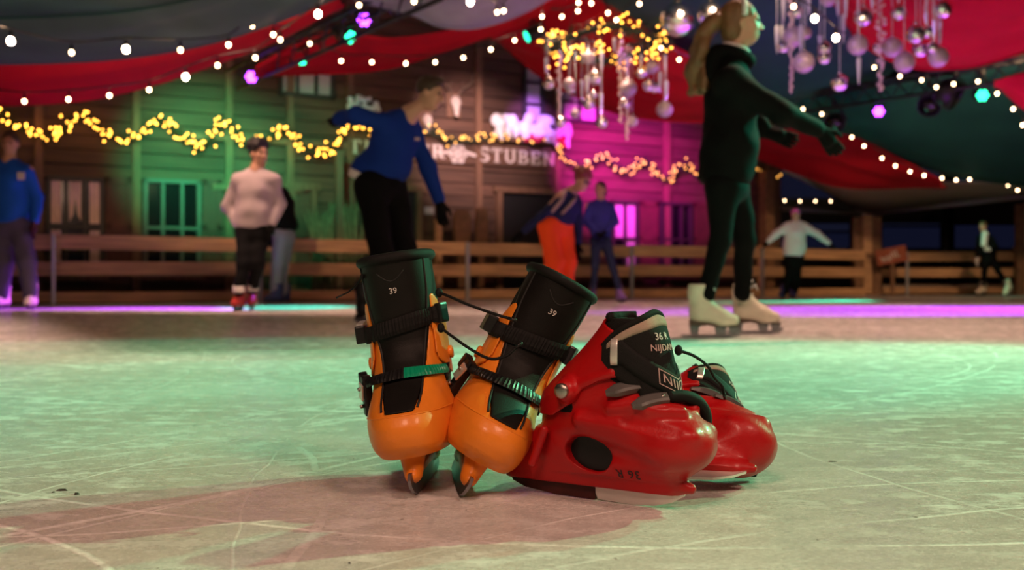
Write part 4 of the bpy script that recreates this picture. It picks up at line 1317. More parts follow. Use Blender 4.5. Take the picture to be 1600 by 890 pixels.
# ------------------------------------------------------------------ tent roof and drapes
M['roof'] = mat('dark_tent_roof', (0.02, 0.018, 0.02), 0.9)
M['cloth_red'] = mat('red_drape', (0.40, 0.003, 0.012), 0.8, var=0.12, scale=2, spec=0.15)
M['cloth_dark'] = mat('dark_teal_drape', (0.018, 0.058, 0.060), 0.8, var=0.15, scale=2, spec=0.15)
M['cloth_grey'] = mat('slate_drape', (0.052, 0.090, 0.092), 0.8, var=0.15, scale=2, spec=0.15)
M['cloth_green'] = mat('dark_green_drape', (0.008, 0.05, 0.045), 0.8, var=0.15, scale=2, spec=0.15)
M['cloth_pale'] = mat('pale_grey_drape', (0.26, 0.25, 0.26), 0.75, var=0.2, scale=3)
M['cloth_brown'] = mat('taupe_tent_cloth', (0.34, 0.27, 0.23), 0.8, var=0.1, scale=2)
b = MB(); b.box((0, 12, 6.6), (60, 40, .1))
o = link('ceiling', b.mesh('ceiling'), M['roof']); o['kind'] = 'structure'; o['label'] = 'dark tent roof above the drapes'
b = MB(); b.box((-16, 12, 3.2), (.1, 40, 6.8))
o = link('wall_left', b.mesh('wall_left'), M['black_steel']); o['kind'] = 'structure'; o['label'] = 'dark tent side at the left'
b = MB(); b.box((22, 12, 3.2), (.1, 40, 6.8))
o = link('wall_far_right', b.mesh('wall_far_right'), M['black_steel']); o['kind'] = 'structure'; o['label'] = 'dark tent side at the far right'

def resample(P, n):
    P = np.array(crom(P, 12)); d = np.r_[0, np.cumsum(np.linalg.norm(np.diff(P, axis=0), axis=1))]
    t = np.linspace(0, d[-1], n)
    return np.stack([np.interp(t, d, P[:, i]) for i in range(3)], 1)
def drape(label, top, bot, m, sag=.25, fold=.05, nf=3.0, seed=0, n=64, rows=18, hem=True):
    rr = np.random.RandomState(seed)
    a = resample([tuple(at(*p)) for p in top], n); c = resample([tuple(at(*p)) for p in bot], n)
    k = np.linspace(0, 1, rows)[:, None, None]
    G = a[None] * (1 - k) + c[None] * k
    u = np.linspace(0, 1, n)[None, :]; kk = np.linspace(0, 1, rows)[:, None]
    env = np.sin(kk * math.pi)
    wv = sum(rr.uniform(.4, 1) * np.sin(2 * math.pi * (nf * f * kk + rr.uniform(0, 1) + rr.uniform(-1, 1) * u)) / f for f in (1, 1.9, 3.1))
    d = -sag * env[..., None] * np.array([0, 0.25, 1.0]) + (fold * wv * (0.25 + env))[..., None] * np.array([0.1, -0.6, .5])
    d[0] = 0; d[-1] = 0
    G = G + d
    org = G.reshape(-1, 3).mean(0); org[2] = G[..., 2].min()
    vs = (G - org).reshape(-1, 3)
    fs = [(i * n + j, i * n + j + 1, (i + 1) * n + j + 1, (i + 1) * n + j) for i in range(rows - 1) for j in range(n - 1)]
    t = thing('tent_drape', label, 'drape', tuple(org), (0, 0, 0), 'tent ceiling drapes')
    o = part('cloth', MB().add(vs, fs, True), m, t)
    sm = o.modifiers.new('thickness', 'SOLIDIFY'); sm.thickness = .012
    if hem:
        part('hem', MB().tube([tuple(p - org) for p in c[::2]], .022, 6), m, t)
    return t
drape('dark teal drape filling the upper left corner', [(-80, -200, 5), (160, -220, 5), (420, -230, 5)], [(-80, 28, 8.0), (60, 25, 8.0), (200, 16, 7.7), (340, -12, 7.2)], M['cloth_dark'], .1, .03, 2, 1)
drape('slate grey drape above the left red one', [(-80, -30, 7.8), (160, -30, 7.6), (600, -200, 6.5)], [(-80, 99, 9.6), (90, 96, 9.6), (200, 88, 9.4), (320, 68, 9.2), (440, 30, 9), (560, -20, 8.6)], M['cloth_grey'], .14, .05, 2.2, 2)
drape('long red drape at the left above the lace curtained window', [(-80, 97, 9.8), (90, 94, 9.8), (200, 84, 9.8), (320, 62, 9.9), (450, 30, 10), (530, -5, 10)], [(-80, 163, 10.6), (60, 161, 10.6), (150, 152, 10.6), (250, 128, 10.6), (340, 97, 10.6), (430, 62, 10.6), (540, 5, 10.6)], M['cloth_red'], .06, .03, 1.4, 3)
drape('red drape sweeping up over the man in blue', [(400, 104, 12.3), (480, 60, 12.2), (530, 50, 12), (620, 59, 12), (740, 38, 12), (880, -14, 12)], [(395, 117, 13), (500, 114, 13), (600, 107, 13), (700, 77, 12.8), (790, 45, 12.6), (890, -5, 12.4)], M['cloth_red'], .05, .05, 1.6, 4)
drape('red drape falling behind the lit wreath', [(764, 48, 13), (850, -6, 12.6), (930, -40, 12), (1010, 45, 12.4), (1100, 96, 13)], [(772, 56, 14.5), (830, 108, 14.5), (900, 150, 14.5), (980, 180, 14.5), (1090, 190, 14.5), (1130, 182, 14.5)], M['cloth_red'], .06, .06, 1.8, 5)
drape('dark teal drape behind the head of the woman in black', [(900, -120, 9), (1100, -140, 9), (1360, -120, 9)], [(960, 8, 14), (1010, 52, 14), (1090, 98, 14.6), (1200, 158, 15), (1330, 136, 15), (1400, 110, 15)], M['cloth_dark'], .15, .08, 2.2, 6)
drape('large red drape in the upper right corner', [(1280, -120, 9), (1440, -140, 9), (1660, -120, 9)], [(1300, -8, 11), (1345, 64, 11), (1415, 102, 11), (1485, 106, 11), (1550, 96, 11), (1660, 60, 11)], M['cloth_red'], .25, .12, 2.4, 7)
drape('small red drape at the right edge below the truss', [(1552, 126, 11), (1600, 112, 11), (1680, 95, 11)], [(1556, 128, 11.4), (1590, 160, 11.4), (1630, 188, 11.4), (1680, 215, 11.4)], M['cloth_red'], .03, .02, 1.5, 8)
drape('wide dark green drape at the right', [(1200, 164, 15), (1330, 138, 15), (1450, 118, 15), (1660, 85, 14)], [(1290, 188, 17), (1360, 225, 17), (1440, 258, 17), (1520, 280, 17), (1660, 296, 17)], M['cloth_green'], .1, .10, 2.0, 9)
drape('red drape low at the right beyond the woman in black', [(1150, 200, 16.5), (1240, 196, 16.5), (1312, 193, 16.5), (1360, 222, 16.8), (1470, 280, 17)], [(1140, 222, 18), (1180, 245, 18), (1250, 272, 18), (1330, 293, 18), (1480, 290, 18)], M['cloth_red'], .08, .05, 1.7, 10)
drape('taupe tent cloth panel above the right fence', [(1250, 270, 19), (1320, 292, 18.5), (1465, 284, 18.5), (1660, 288, 18)], [(1300, 303, 22.5), (1356, 330, 22.6), (1480, 317, 22), (1660, 298, 21)], M['cloth_brown'], .03, .02, 1.5, 11)
drape('pale grey drape at the top centre', [(520, -110, 9), (700, -120, 9), (880, -110, 9)], [(556, 0, 10.5), (640, 20, 10.5), (690, 40, 10.5), (745, 42, 10.5), (810, 22, 10.5), (870, -10, 10.5)], M['cloth_pale'], .12, .08, 2.6, 12)

# ------------------------------------------------------------------ trusses and stage lamps
def truss(label, p0, p1, w_=.28, bays=12):
    p0, p1 = at(*p0), at(*p1)
    org = (p0 + p1) / 2; org.z = min(p0.z, p1.z)
    t = thing('lighting_truss', label, 'truss', org, (0, 0, 0), 'black lighting trusses')
    d = (p1 - p0).normalized(); s = d.cross(V(0, 0, 1)).normalized(); u = s.cross(d).normalized()
    offs = [s * w_ / 2, -s * w_ / 2, -u * w_ * .8]
    for q in offs: part('chord', MB().tube([p0 + q - org, p1 + q - org], .025, 8), M['black_steel'], t)
    for k in range(bays):
        a, c = p0 + (p1 - p0) * (k / bays), p0 + (p1 - p0) * ((k + 1) / bays)
        mb = MB()
        for i in range(3):
            mb.tube([a + offs[i] - org, c + offs[(i + 1) % 3] - org], .011, 6)
        part('brace', mb, M['black_steel'], t)
truss('black lighting truss carrying the stage lamps at the left', (372, 112, 13.5), (690, -40, 9.5))
truss('black lighting truss carrying the stage lamps at the right', (1190, 160, 15.5), (1650, 84, 12.2), .30, 16)

def emat(name, col, st, base=(0.02, 0.02, 0.02)):
    return mat(name, base, 0.4, emit=col, estr=st)
M['lens_purple'] = emat('purple_lens', (0.35, 0.04, 1.0), 14)
M['lens_green'] = emat('green_lens', (0.02, 1.0, 0.42), 7)
M['lens_teal'] = emat('teal_lens', (0.02, 1.0, 0.5), 3)
M['bulb'] = emat('warm_bulb', (1.0, 0.62, 0.34), 20, (0.8, 0.8, 0.8))
M['bulb_big'] = emat('bright_warm_bulb', (1.0, 0.62, 0.36), 110, (0.8, 0.8, 0.8))
M['fairy'] = emat('fairy_light', (1.0, 0.41, 0.045), 11.0, (0.8, 0.6, 0.2))
M['fairy_red'] = emat('amber_fairy_light', (1.0, 0.42, 0.07), 4.5, (0.8, 0.6, 0.2))
LN = [0]
def stage_lamp(label, px, py, Y, lens, aim, r=.078, group='stage lamps on the trusses', leds=7):
    p = at(px, py, Y); d = (Vector(aim) - p).normalized()
    t = thing('stage_lamp', label, 'stage lamp', p, (0, 0, 0), group)
    q = d.to_track_quat('Y', 'Z').to_matrix()
    P = lambda x, y, z: tuple(q @ V(x, y, z))
    part('housing', MB().tube([P(0, -.26, 0), P(0, -.24, 0), P(0, -.20, 0), P(0, -.01, 0)], [r * .5, r * .9, r * 1.1, r * 1.12], 18), M['black_plastic'], t)
    part('rim', MB().tube([P(r * 1.1 * math.cos(a), 0, r * 1.1 * math.sin(a)) for a in np.linspace(0, 2 * math.pi, 22)], .012, 6), M['black_plastic'], t)
    if leds and lens is not None:
        le = part('lens', MB().tube([P(0, -.02, 0), P(0, .002, 0)], r * 1.02, 18), M['black_plastic'], t)
        for k in range(leds):
            a = 2 * math.pi * k / 6; rr_ = 0 if k == 6 else r * .62
            part('led', MB().tube([P(rr_ * math.cos(a), 0, rr_ * math.sin(a)), P(rr_ * math.cos(a), .012, rr_ * math.sin(a))], r * .32, 8), lens, le)
    else:
        part('lens', MB().tube([P(0, -.02, 0), P(0, .004, 0)], r * 1.0, 18), lens or M['glass_dark'], t)
    part('yoke', MB().tube([P(r * 1.25, -.12, 0), tuple(V(*P(r * 1.25, -.12, 0)) * .6 + V(0, 0, .16)), (0, 0, .26), tuple(V(*P(-r * 1.25, -.12, 0)) * .6 + V(0, 0, .16)), P(-r * 1.25, -.12, 0)], .014, 6), M['black_steel'], t)
    part('clamp', MB().box((0, 0, .30), (.06, .06, .09), None, .008), M['black_steel'], t)
    return t
stage_lamp('purple stage lamp at the lower end of the left truss', 393, 120, 12.8, M['lens_purple'], (-1.5, 4, 0.2))
stage_lamp('purple stage lamp on the left truss high above the man in blue', 569, 31, 11.0, M['lens_purple'], (0.0, 3, 0.2))
stage_lamp('green stage lamp above the small upper window', 470, 93, 12.6, M['lens_green'], (-4, 8.5, -1))
stage_lamp('flat-angled green stage lamp beside the purple one on the left truss', 547, 58, 11.4, M['lens_green'], (1.5, 8.9, 0.5))
stage_lamp('small teal stage lamp left of the lit wreath', 824, 57, 13.0, M['lens_teal'], (-6, 11, 0))
stage_lamp('purple stage lamp hanging under the right truss', 1373, 174, 14.2, M['lens_purple'], (2.5, 4, 0.2))
stage_lamp('bright green stage lamp under the right truss', 1535, 149, 13.0, M['lens_green'], (4, 4, .3))
stage_lamp('unlit stage lamp with a pinkish lens under the right truss', 1452, 166, 13.6, None, (3, 9, 0), .13)
stage_lamp('large unlit moving head lamp under the right truss', 1494, 152, 13.3, None, (9, 11, 0), .17)
stage_lamp('unlit stage lamp in green glow above the outstretched hand', 1303, 192, 14.8, None, (2, 10, 1), .13)

# ------------------------------------------------------------------ festoon lights
bulb_me = {}
def festoon(label, pts, big=(), r=.0175, group='strings of warm festoon bulbs', ext=True):
    P = [at(*p) for p in pts]
    org = sum(P, V(0, 0, 0)) / len(P); org.z = min(p.z for p in P)
    t = thing('festoon_light', label, 'string lights', org, (0, 0, 0), group)
    up = V(0, 0, .085)
    Q = [p - org + up for p in P]
    if ext and len(Q) > 1:
        Q = [Q[0] + (Q[0] - Q[1]) * .8 + V(0, 0, .05)] + Q + [Q[-1] + (Q[-1] - Q[-2]) * .8 + V(0, 0, .05)]
    elif len(Q) == 1:
        Q = [Q[0] + V(-.5, 0, .15), Q[0], Q[0] + V(.5, 0, .15)]
    part('cable', MB().tube([tuple(q) for q in crom(Q, 4)], .007, 5), M['black_plastic'], t)
    for i, p in enumerate(P):
        key = 'big' if i in big else 'std'
        if key not in bulb_me:
            rb = .024 if key == 'big' else r
            mb = MB(); mb.sphere((0, 0, 0), rb, 10, 7, (1, 1, 1.15))
            bulb_me[key] = mb.mesh('bulb_' + key); bulb_me[key].materials.append(M['bulb_big' if key == 'big' else 'bulb'])
            mb = MB(); mb.tube([(0, 0, rb * .8), (0, 0, rb + .045)], .012, 8); bulb_me[key + 's'] = mb.mesh('socket'); bulb_me[key + 's'].materials.append(M['black_plastic'])
        o = link('bulb', bulb_me[key], None, t, p - org)
        link('socket', bulb_me[key + 's'], None, o)
    return t
festoon('festoon string along the lower edge of the left red drape', [(38, 158, 9.6), (107, 155, 9.6), (171, 149, 9.5), (233, 140, 9.4), (290, 120, 8.6), (340, 102, 9.2), (399, 90, 9.2), (438, 62, 9.0), (497, 22, 8.0)], (4, 8))
festoon('festoon string across the slate grey drape at the left', [(17, 64, 7.2), (112, 82, 8.2), (197, 77, 7.6), (282, 78, 8.3), (357, 70, 8.5), (394, 40, 8.8), (427, 54, 9)], (0, 2))
festoon('festoon string dipping below the middle red drape', [(484, 68, 11.5), (533, 95, 11.5), (581, 97, 11.6), (634, 99, 11.6), (680, 97, 11.7), (724, 90, 11.8), (767, 77, 11.8), (804, 63, 12), (845, 46, 12), (847, 26, 12)])
festoon('short festoon string at the top edge over the pale drape', [(561, 8, 9), (647, 2, 8.5), (735, 3, 7.8), (777, 19, 9.8), (787, 17, 9.8)], (2,))
festoon('festoon string rising above the lit wreath', [(878, 26, 11), (903, 17, 11), (904, 4, 10.6), (924, 5, 11), (950, 20, 11), (963, 31, 11), (999, 6, 10.8)])
festoon('pair of festoon bulbs right of the lit wreath', [(1033, 75, 11.6), (1061, 93, 12)])
festoon('two bright festoon bulbs among the right ornaments', [(1240, 10, 8.4), (1273, 29, 8.4), (1306, 59, 8.6)], (1, 2))
festoon('festoon string along the right truss', [(1366, 105, 13.8), (1406, 119, 13.4), (1440, 125, 13.2), (1463, 136, 13), (1490, 131, 12.9), (1528, 127, 12.7), (1558, 146, 12.5), (1583, 170, 12.4), (1598, 195, 12.3)])
festoon('long festoon string along the low red drape at the right', [(1255, 170, 15), (1284, 178, 15), (1306, 196, 15.2), (1331, 214, 15.4), (1350, 228, 15.6), (1378, 247, 15.8), (1399, 259, 16), (1422, 268, 16.1), (1444, 274, 16.2), (1472, 278, 16.4), (1494, 281, 16.6), (1515, 280, 16.8), (1531, 277, 17), (1556, 270, 17), (1575, 289, 17.2), (1590, 297, 17.4)])
ROW = festoon('far festoon row outside above the child in the white jacket', [(1203, 313, 24), (1226, 313, 24), (1250, 314, 24), (1274, 314, 24), (1298, 314, 24)])

mb = MB()
for q in (-1.2, 1.0): mb.tube([(q, 0, .1), (q, 0, 6.5 - ROW.location.z)], .01, 5)
part('hanger', mb, M['black_plastic'], ROW)
# ------------------------------------------------------------------ fairy light garlands
fairy_me = {}
def fairy(t, pos, key='fairy', r=.0155):
    if (key, r) not in fairy_me:
        mb = MB(); mb.sphere((0, 0, 0), r, 6, 4); fairy_me[(key, r)] = mb.mesh('fairy_bulb'); fairy_me[(key, r)].materials.append(M[key])
    link('bulb', fairy_me[(key, r)], None, t, pos)
def fir(pts, r, seed, n):
    """short needles around a path"""
    rr = np.random.RandomState(seed)
    P = np.array(pts); mb = MB(); vs = []; fs = []
    idx = rr.randint(0, len(P), n)
    c = P[idx] + rr.normal(0, r * .35, (n, 3)); d = rr.normal(0, 1, (n, 3)); d /= np.linalg.norm(d, axis=1)[:, None]
    e = np.cross(d, rr.normal(0, 1, (n, 3))); e /= np.linalg.norm(e, axis=1)[:, None]
    v = np.stack([c - e * .008, c + e * .008, c + d * r], 1).reshape(-1, 3)
    mb.add(v, [(3 * i, 3 * i + 1, 3 * i + 2) for i in range(n)])
    return mb
def garland(label, px_pts, n, seed, key):
    P = []
    for (px, py) in px_pts:
        s, z = wl(px, py, .20); P.append(wp(s, z, .20))
    org = P[len(P) // 2].copy(); org.z = min(p.z for p in P)
    t = thing('fairy_light_garland', label, 'garland', org, (0, 0, 0), 'fairy light garlands on the chalet')
    C = [tuple(Vector(q) - org) for q in crom([tuple(p) for p in P], 6)]
    part('stem', MB().tube(C, .02, 6), M['leaf_dark'], t)
    o = part('needles', fir(C, .10, seed, 1400), M['leaf_dark'], t); o['kind'] = 'stuff'
    rr = random.Random(seed)
    d = np.r_[0, np.cumsum(np.linalg.norm(np.diff(np.array(C), axis=0), axis=1))]
    for i in range(n):
        u = d[-1] * min(1, max(0, (i + rr.gauss(0, .9)) / n))
        p = [np.interp(u, d, np.array(C)[:, k]) for k in range(3)]
        fairy(t, (p[0] + rr.gauss(0, .055), p[1] - abs(rr.gauss(0, .04)) - .03, p[2] + rr.gauss(0, .048)), key)
garland('garland of amber fairy lights looping along the left half of the chalet', [(-20, 160), (0, 172), (25, 195), (60, 212), (85, 215), (105, 195), (125, 182), (140, 186), (165, 205), (190, 216), (215, 213), (235, 195), (247, 187), (262, 192), (285, 212), (310, 230), (325, 220), (345, 192), (365, 205), (385, 224), (405, 224), (425, 213), (442, 202), (456, 210), (475, 228), (500, 240), (520, 230), (540, 206), (560, 196), (590, 212), (630, 222), (660, 210)], 260, 11, 'fairy')
garland('garland of dimmer fairy lights over the sign and on to the right corner', [(664, 204), (680, 206), (692, 215), (712, 219), (742, 220), (770, 216), (800, 215), (830, 217), (852, 217), (868, 225), (882, 244), (905, 260), (928, 252), (945, 243), (960, 258), (978, 268), (1000, 254), (1012, 252), (1026, 268), (1042, 280), (1058, 264), (1070, 258), (1086, 272), (1110, 285), (1140, 275), (1165, 262), (1180, 266), (1195, 280), (1212, 276)], 210, 12, 'fairy_red')

# the lit wreath with its hanging ornaments
M['mirror'] = mat('silver_glass', (0.88, 0.84, 0.88), 0.2, 1.0)
M['pearl'] = mat('matt_pearl_ball', (0.46, 0.38, 0.42), 0.42, 0.25, coat=0.2)
M['icicle'] = mat('glass_icicle', (0.62, 0.66, 0.72), 0.2, 0.1, spec=0.8)
M['bead'] = mat('pale_beads', (0.75, 0.58, 0.58), 0.25, 0.3)
WC = at(948, 70, 12.0)
wr = thing('wreath', 'hanging hoop wreath wound with golden fairy lights', 'wreath', WC)
RW = .66
ring = [(RW * math.cos(a), RW * math.sin(a), .05 * math.sin(3 * a)) for a in np.linspace(0, 2 * math.pi, 60)]
part('hoop', MB().tube(ring, .03, 8), M['leaf_dark'], wr)
o = part('needles', fir(ring, .12, 5, 1500), M['leaf_dark'], wr); o['kind'] = 'stuff'
rr = random.Random(9)
for i in range(150):
    a = 2 * math.pi * i / 150 + rr.gauss(0, .04)
    gap = .11 * math.sin(4 * a + 1.0) + .06 * math.sin(9 * a)
    fairy(wr, (RW * math.cos(a) + rr.gauss(0, .05), RW * math.sin(a) + rr.gauss(0, .05), gap + rr.gauss(0, .05)), 'fairy', .0125)
for k in range(3):
    a = k * 2.1 + .4
    part('suspension_cord', MB().tube([(RW * math.cos(a), RW * math.sin(a), 0), (0, 0, 1.4)], .006, 5), M['black_plastic'], wr)
part('suspension_cord', MB().tube([(0, 0, 1.4), (0, 0, 6.55 - WC.z)], .008, 5), M['black_plastic'], wr)

GW, GR = 'ornaments hanging from the lit wreath', 'ornaments hanging at the upper right'
def facet_ball(r, seg=14, rings=9):
    return MB().sphere((0, 0, 0), r, seg, rings, smooth=False)
orn_cache = {}
HUNG = []
def ball(label, px, py, Y, rpx, kind, ztop, group):
    p = at(px, py, Y); r = rpx / FPX * Y
    if group == GW: HUNG.append((p.x, p.y))
    t = thing('bauble', label, 'bauble', p, (0, 0, 0), group)
    key = (kind, round(r, 2))
    if key not in orn_cache:
        mb = facet_ball(r) if kind == 'mirror' else MB().sphere((0, 0, 0), r, 20, 12)
        orn_cache[key] = mb.mesh('bauble_body'); orn_cache[key].materials.append(M[kind])
    link('ball', orn_cache[key], None, t)
    part('cap', MB().tube([(0, 0, r * .95), (0, 0, r * 1.2)], r * .22, 8), M['mirror'], t)
    part('thread', MB().tube([(0, 0, r * 1.1), (0, 0, max(r * 1.4, ztop - p.z))], .004, 4), M['icicle'], t)
def icicle(label, px, y0, y1, Y, ztop, group, wpx=4):
    p = at(px, y1, Y); L_ = (y1 - y0) / FPX * Y; w_ = wpx / FPX * Y
    if group == GW: HUNG.append((p.x, p.y))
    t = thing('icicle', label, 'icicle', p, (0, 0, 0), group)
    part('spike', MB().tube([(0, 0, 0), (0, 0, L_ * .3), (0, 0, L_ * .9), (0, 0, L_)], [.004, w_ * .6, w_, w_ * .7], 7, smooth=False), M['icicle'], t)
    part('thread', MB().tube([(0, 0, L_), (0, 0, max(L_ + .02, ztop - p.z))], .004, 4), M['icicle'], t)
def beads(label, px, y0, y1, Y, wpx, group, seed=0):
    p = at(px, y1, Y); z1 = at(px, y0, Y).z - p.z; rb = .02
    t = thing('bead_chain', label, 'bead chain', p, (0, 0, 0), group)
    mb = MB(); rr = random.Random(seed)
    n = int(z1 / .022)
    for i in range(n):
        k = i / n; w_ = wpx / FPX * Y * (.35 + .65 * min(1, k * 1.6))
        mb.sphere((rr.uniform(-w_, w_), rr.uniform(-w_, w_), .02 + z1 * k), rr.uniform(.012, .022), 6, 4, smooth=False)
    o = part('beads', mb, M['bead'], t); o['kind'] = 'stuff'
    part('thread', MB().tube([(0, 0, 0), (0, 0, z1)], .004, 4), M['icicle'], t)
words = ['small', 'round', 'shiny', 'pale']
WB = [(857, 130, 10, 'mirror'), (889, 131, 9, 'pearl'), (891, 139, 8, 'mirror'), (930, 121, 12, 'mirror'), (927, 147, 7, 'mirror'), (920, 161, 11, 'mirror'), (940, 191, 9.5, 'mirror'), (876, 190, 9, 'mirror'), (899, 178, 8, 'pearl'), (982, 138, 13, 'pearl'), (977, 161, 8, 'mirror'), (988, 190, 9, 'pearl'), (1002, 113, 9, 'mirror'), (1013, 134, 9, 'mirror'), (1022, 136, 9, 'mirror'), (1038, 171, 13, 'pearl'), (919, 90, 10, 'pearl'), (1019, 105, 11, 'pearl')]
WL = ['outermost left mirrored bauble under the wreath', 'matt bauble just above a mirrored one on the left of the wreath', 'mirrored bauble just below a matt one on the left of the wreath', 'largest mirrored bauble, upper middle of the wreath', 'tiny mirrored bauble in the middle of a column of three', 'lowest of the column of three mirrored baubles', 'lone mirrored bauble hanging lowest under the wreath middle', 'mirrored bauble at the foot of the left bead chain', 'matt bauble low beside the left bead chain', 'large matt bauble glowing magenta beside the bead chains', 'mirrored bauble between the two middle bead chains', 'matt bauble low beside the longest bead chain', 'upper mirrored bauble at the right of the wreath', 'left one of two touching mirrored baubles at the right', 'right one of two touching mirrored baubles at the right', 'large matt bauble hanging farthest right under the wreath', 'matt bauble close under the hoop, left of its middle', 'matt bauble close under the hoop at its right side']
for (px, py, rp, kd), lb in zip(WB, WL):
    ball(lb, px, py, 12.0 + random.uniform(-.3, .3), rp, kd, WC.z, GW)
for px, y0, y1, lb in [(853, 90, 116, 'clear icicle at the left rim of the wreath'), (909, 125, 158, 'clear icicle left of the largest mirrored bauble'), (917, 118, 150, 'clear icicle behind the largest mirrored bauble'), (939, 145, 180, 'teal tinted icicle above the lowest mirrored bauble'), (940, 82, 112, 'clear icicle under the middle of the hoop'), (960, 60, 82, 'short icicle up against the hoop'), (1031, 112, 145, 'clear icicle right of the touching baubles'), (1041, 126, 160, 'icicle above the large matt bauble at the right'), (1039, 84, 110, 'icicle at the right rim of the wreath'), (1002, 86, 104, 'icicle above the upper mirrored bauble at the right')]:
    icicle(lb, px, y0, y1, 12.0 + random.uniform(-.3, .3), WC.z, GW, 3)
beads('left bead chain under the wreath', 874, 78, 184, 12, 3.5, GW, 1)
beads('thick middle bead chain under the wreath', 970, 50, 193, 12, 4.5, GW, 2)
beads('longest bead chain under the wreath', 980, 90, 220, 12, 3.5, GW, 3)
mb = MB()
for x, y in HUNG + [(at(px_, 100, 12).x, 12.0) for px_ in (874, 970, 980)]:
    dx, dy = x - WC.x, y - WC.y; rr_ = math.hypot(dx, dy)
    mb.tube([(dx, dy, 0), (dx / rr_ * RW, dy / rr_ * RW, 0)], .006, 5)
    mb.sphere((dx, dy, 0), .012, 6, 4)
part('cross_wires', mb, M['black_plastic'], wr)
RB = [(1244, 19, 11, 'mirror'), (1239, 58, 16, 'pearl'), (1259, 52, 9, 'pearl'), (1256, 97, 16, 'pearl'), (1224, 72, 10, 'mirror'), (1288, 75, 11, 'mirror'), (1288, 90, 10, 'mirror'), (1312, 129, 14, 'mirror'), (1340, 70, 15, 'pearl'), (1349, 26, 16, 'mirror'), (1394, 74, 15, 'pearl'), (1372, 74, 9, 'mirror'), (1413, 97, 15, 'pearl'), (1404, 19, 12, 'mirror'), (1431, 53, 16, 'mirror'), (1450, 50, 10, 'mirror'), (1438, 77, 11, 'mirror'), (1457, 74, 9, 'mirror'), (1466, 89, 15, 'pearl'), (1472, 14, 16, 'mirror'), (1294, -2, 13, 'pearl')]
RL = ['mirrored bauble near the top of the left bead chain at the right', 'large matt bauble on the left bead chain', 'small matt bauble right of the large one on the left bead chain', 'large matt bauble lowest beside the left bead chain', 'mirrored bauble left of the left bead chain', 'upper of two stacked mirrored baubles below a bright bulb', 'lower of two stacked mirrored baubles below a bright bulb', 'mirrored bauble hanging lowest of the right ornaments', 'matt bauble with an icicle beneath it', 'big mirrored bauble at the top left of the red drape', 'matt bauble on the thick right bead chain', 'small mirrored bauble left of the thick right bead chain', 'shadowed matt bauble lowest before the red drape', 'mirrored bauble alone at the top right of the thick bead chain', 'big mirrored bauble in the middle of the red drape', 'small mirrored bauble touching the big one before the red drape', 'mirrored bauble left of two under the big mirrored one', 'mirrored bauble right of two under the big mirrored one', 'matt bauble lowest at the right before the red drape', 'mirrored bauble farthest right at the top', 'matt bauble cut by the top edge between the bead chains']
for (px, py, rp, kd), lb in zip(RB, RL):
    ball(lb, px, py, 9.4 + random.uniform(-.4, .4), rp, kd, 3.5, GR)
for px, y0, y1, lb in [(1225, -20, 32, 'long icicle left of the left bead chain at the top'), (1214, 40, 84, 'icicle farthest left before the dark teal drape'), (1222, 40, 70, 'short icicle beside the farthest left one'), (1264, -10, 24, 'icicle over the first bright bulb'), (1281, 55, 72, 'stub icicle above two stacked mirrored baubles'), (1309, -5, 26, 'icicle cut by the top edge beside the matt bauble'), (1318, 22, 68, 'pale icicle right of the bright bulbs'), (1322, -20, 28, 'icicle before the left edge of the red drape'), (1342, 90, 132, 'icicle hanging below the matt bauble'), (1251, 40, 82, 'icicle before the large matt bauble'), (1363, -10, 15, 'short icicle left of the thick bead chain'), (1447, 20, 40, 'short icicle above the big mirrored bauble'), (1460, 30, 64, 'left one of twin icicles before the red drape'), (1469, 32, 72, 'right one of twin icicles before the red drape'), (1404, -20, 8, 'icicle over the lone mirrored bauble')]:
    icicle(lb, px, y0, y1, 9.4 + random.uniform(-.4, .4), 3.5, GR, 3.6)
beads('left bead chain hanging at the upper right', 1236, -60, 146, 9.4, 4, GR, 4)
beads('thick right bead chain before the red drape', 1376, -60, 143, 9.4, 7, GR, 5)
beads('thin bead chain at the top before the red drape', 1446, -60, 22, 9.4, 4, GR, 6)

def mirror_ball(label, px, py, Y, rpx):
    p = at(px, py, Y); r = rpx / FPX * Y
    t = thing('mirror_ball', label, 'mirror ball', p, (0, 0, 0), 'mirror balls')
    part('globe', MB().sphere((0, 0, 0), r, 26, 16, smooth=False), M['mirror'], t)
    part('crown', MB().tube([(0, 0, r * .97), (0, 0, r * 1.15)], r * .2, 10), M['black_plastic'], t)
    part('chain', MB().tube([(0, 0, r), (0, 0, 6.55 - p.z)], .008, 5), M['black_plastic'], t)
mirror_ball('mirror ball glowing purple left of the head of the woman in black', 1059, 30, 10.5, 27)
mirror_ball('mirror ball half hidden behind the hair of the woman in black', 1110, 22, 10.0, 20)
# ------------------------------------------------------------------ skaters
M['skin'] = mat('skin', (0.50, 0.27, 0.18), 0.5, var=0.06, scale=20)
M['eye'] = mat('eye', (0.03, 0.02, 0.02), 0.25)
M['hair_brown'] = mat('brown_hair', (0.045, 0.024, 0.012), 0.6, bump=0.5, bscale=120, stretch=(1, 1, 0.15))
M['hair_fair'] = mat('chestnut_hair', (0.17, 0.08, 0.032), 0.55, bump=0.6, bscale=90, stretch=(1, 1, 0.2), var=0.35, scale=18)
M['hair_red'] = mat('red_brown_hair', (0.22, 0.035, 0.03), 0.6, bump=0.5, bscale=120)
M['hair_black'] = mat('dark_hair', (0.012, 0.009, 0.008), 0.6, bump=0.5, bscale=120)
M['navy'] = mat('blue_sweater', (0.008, 0.032, 0.22), 0.85, bump=0.15, bscale=60, spec=0.1)
M['royal'] = mat('bright_blue_sweater', (0.015, 0.10, 0.52), 0.85, bump=0.15, bscale=60, spec=0.1)
M['greysweat'] = mat('grey_sweatshirt', (0.46, 0.38, 0.40), 0.9, bump=0.15, bscale=60, spec=0.1)
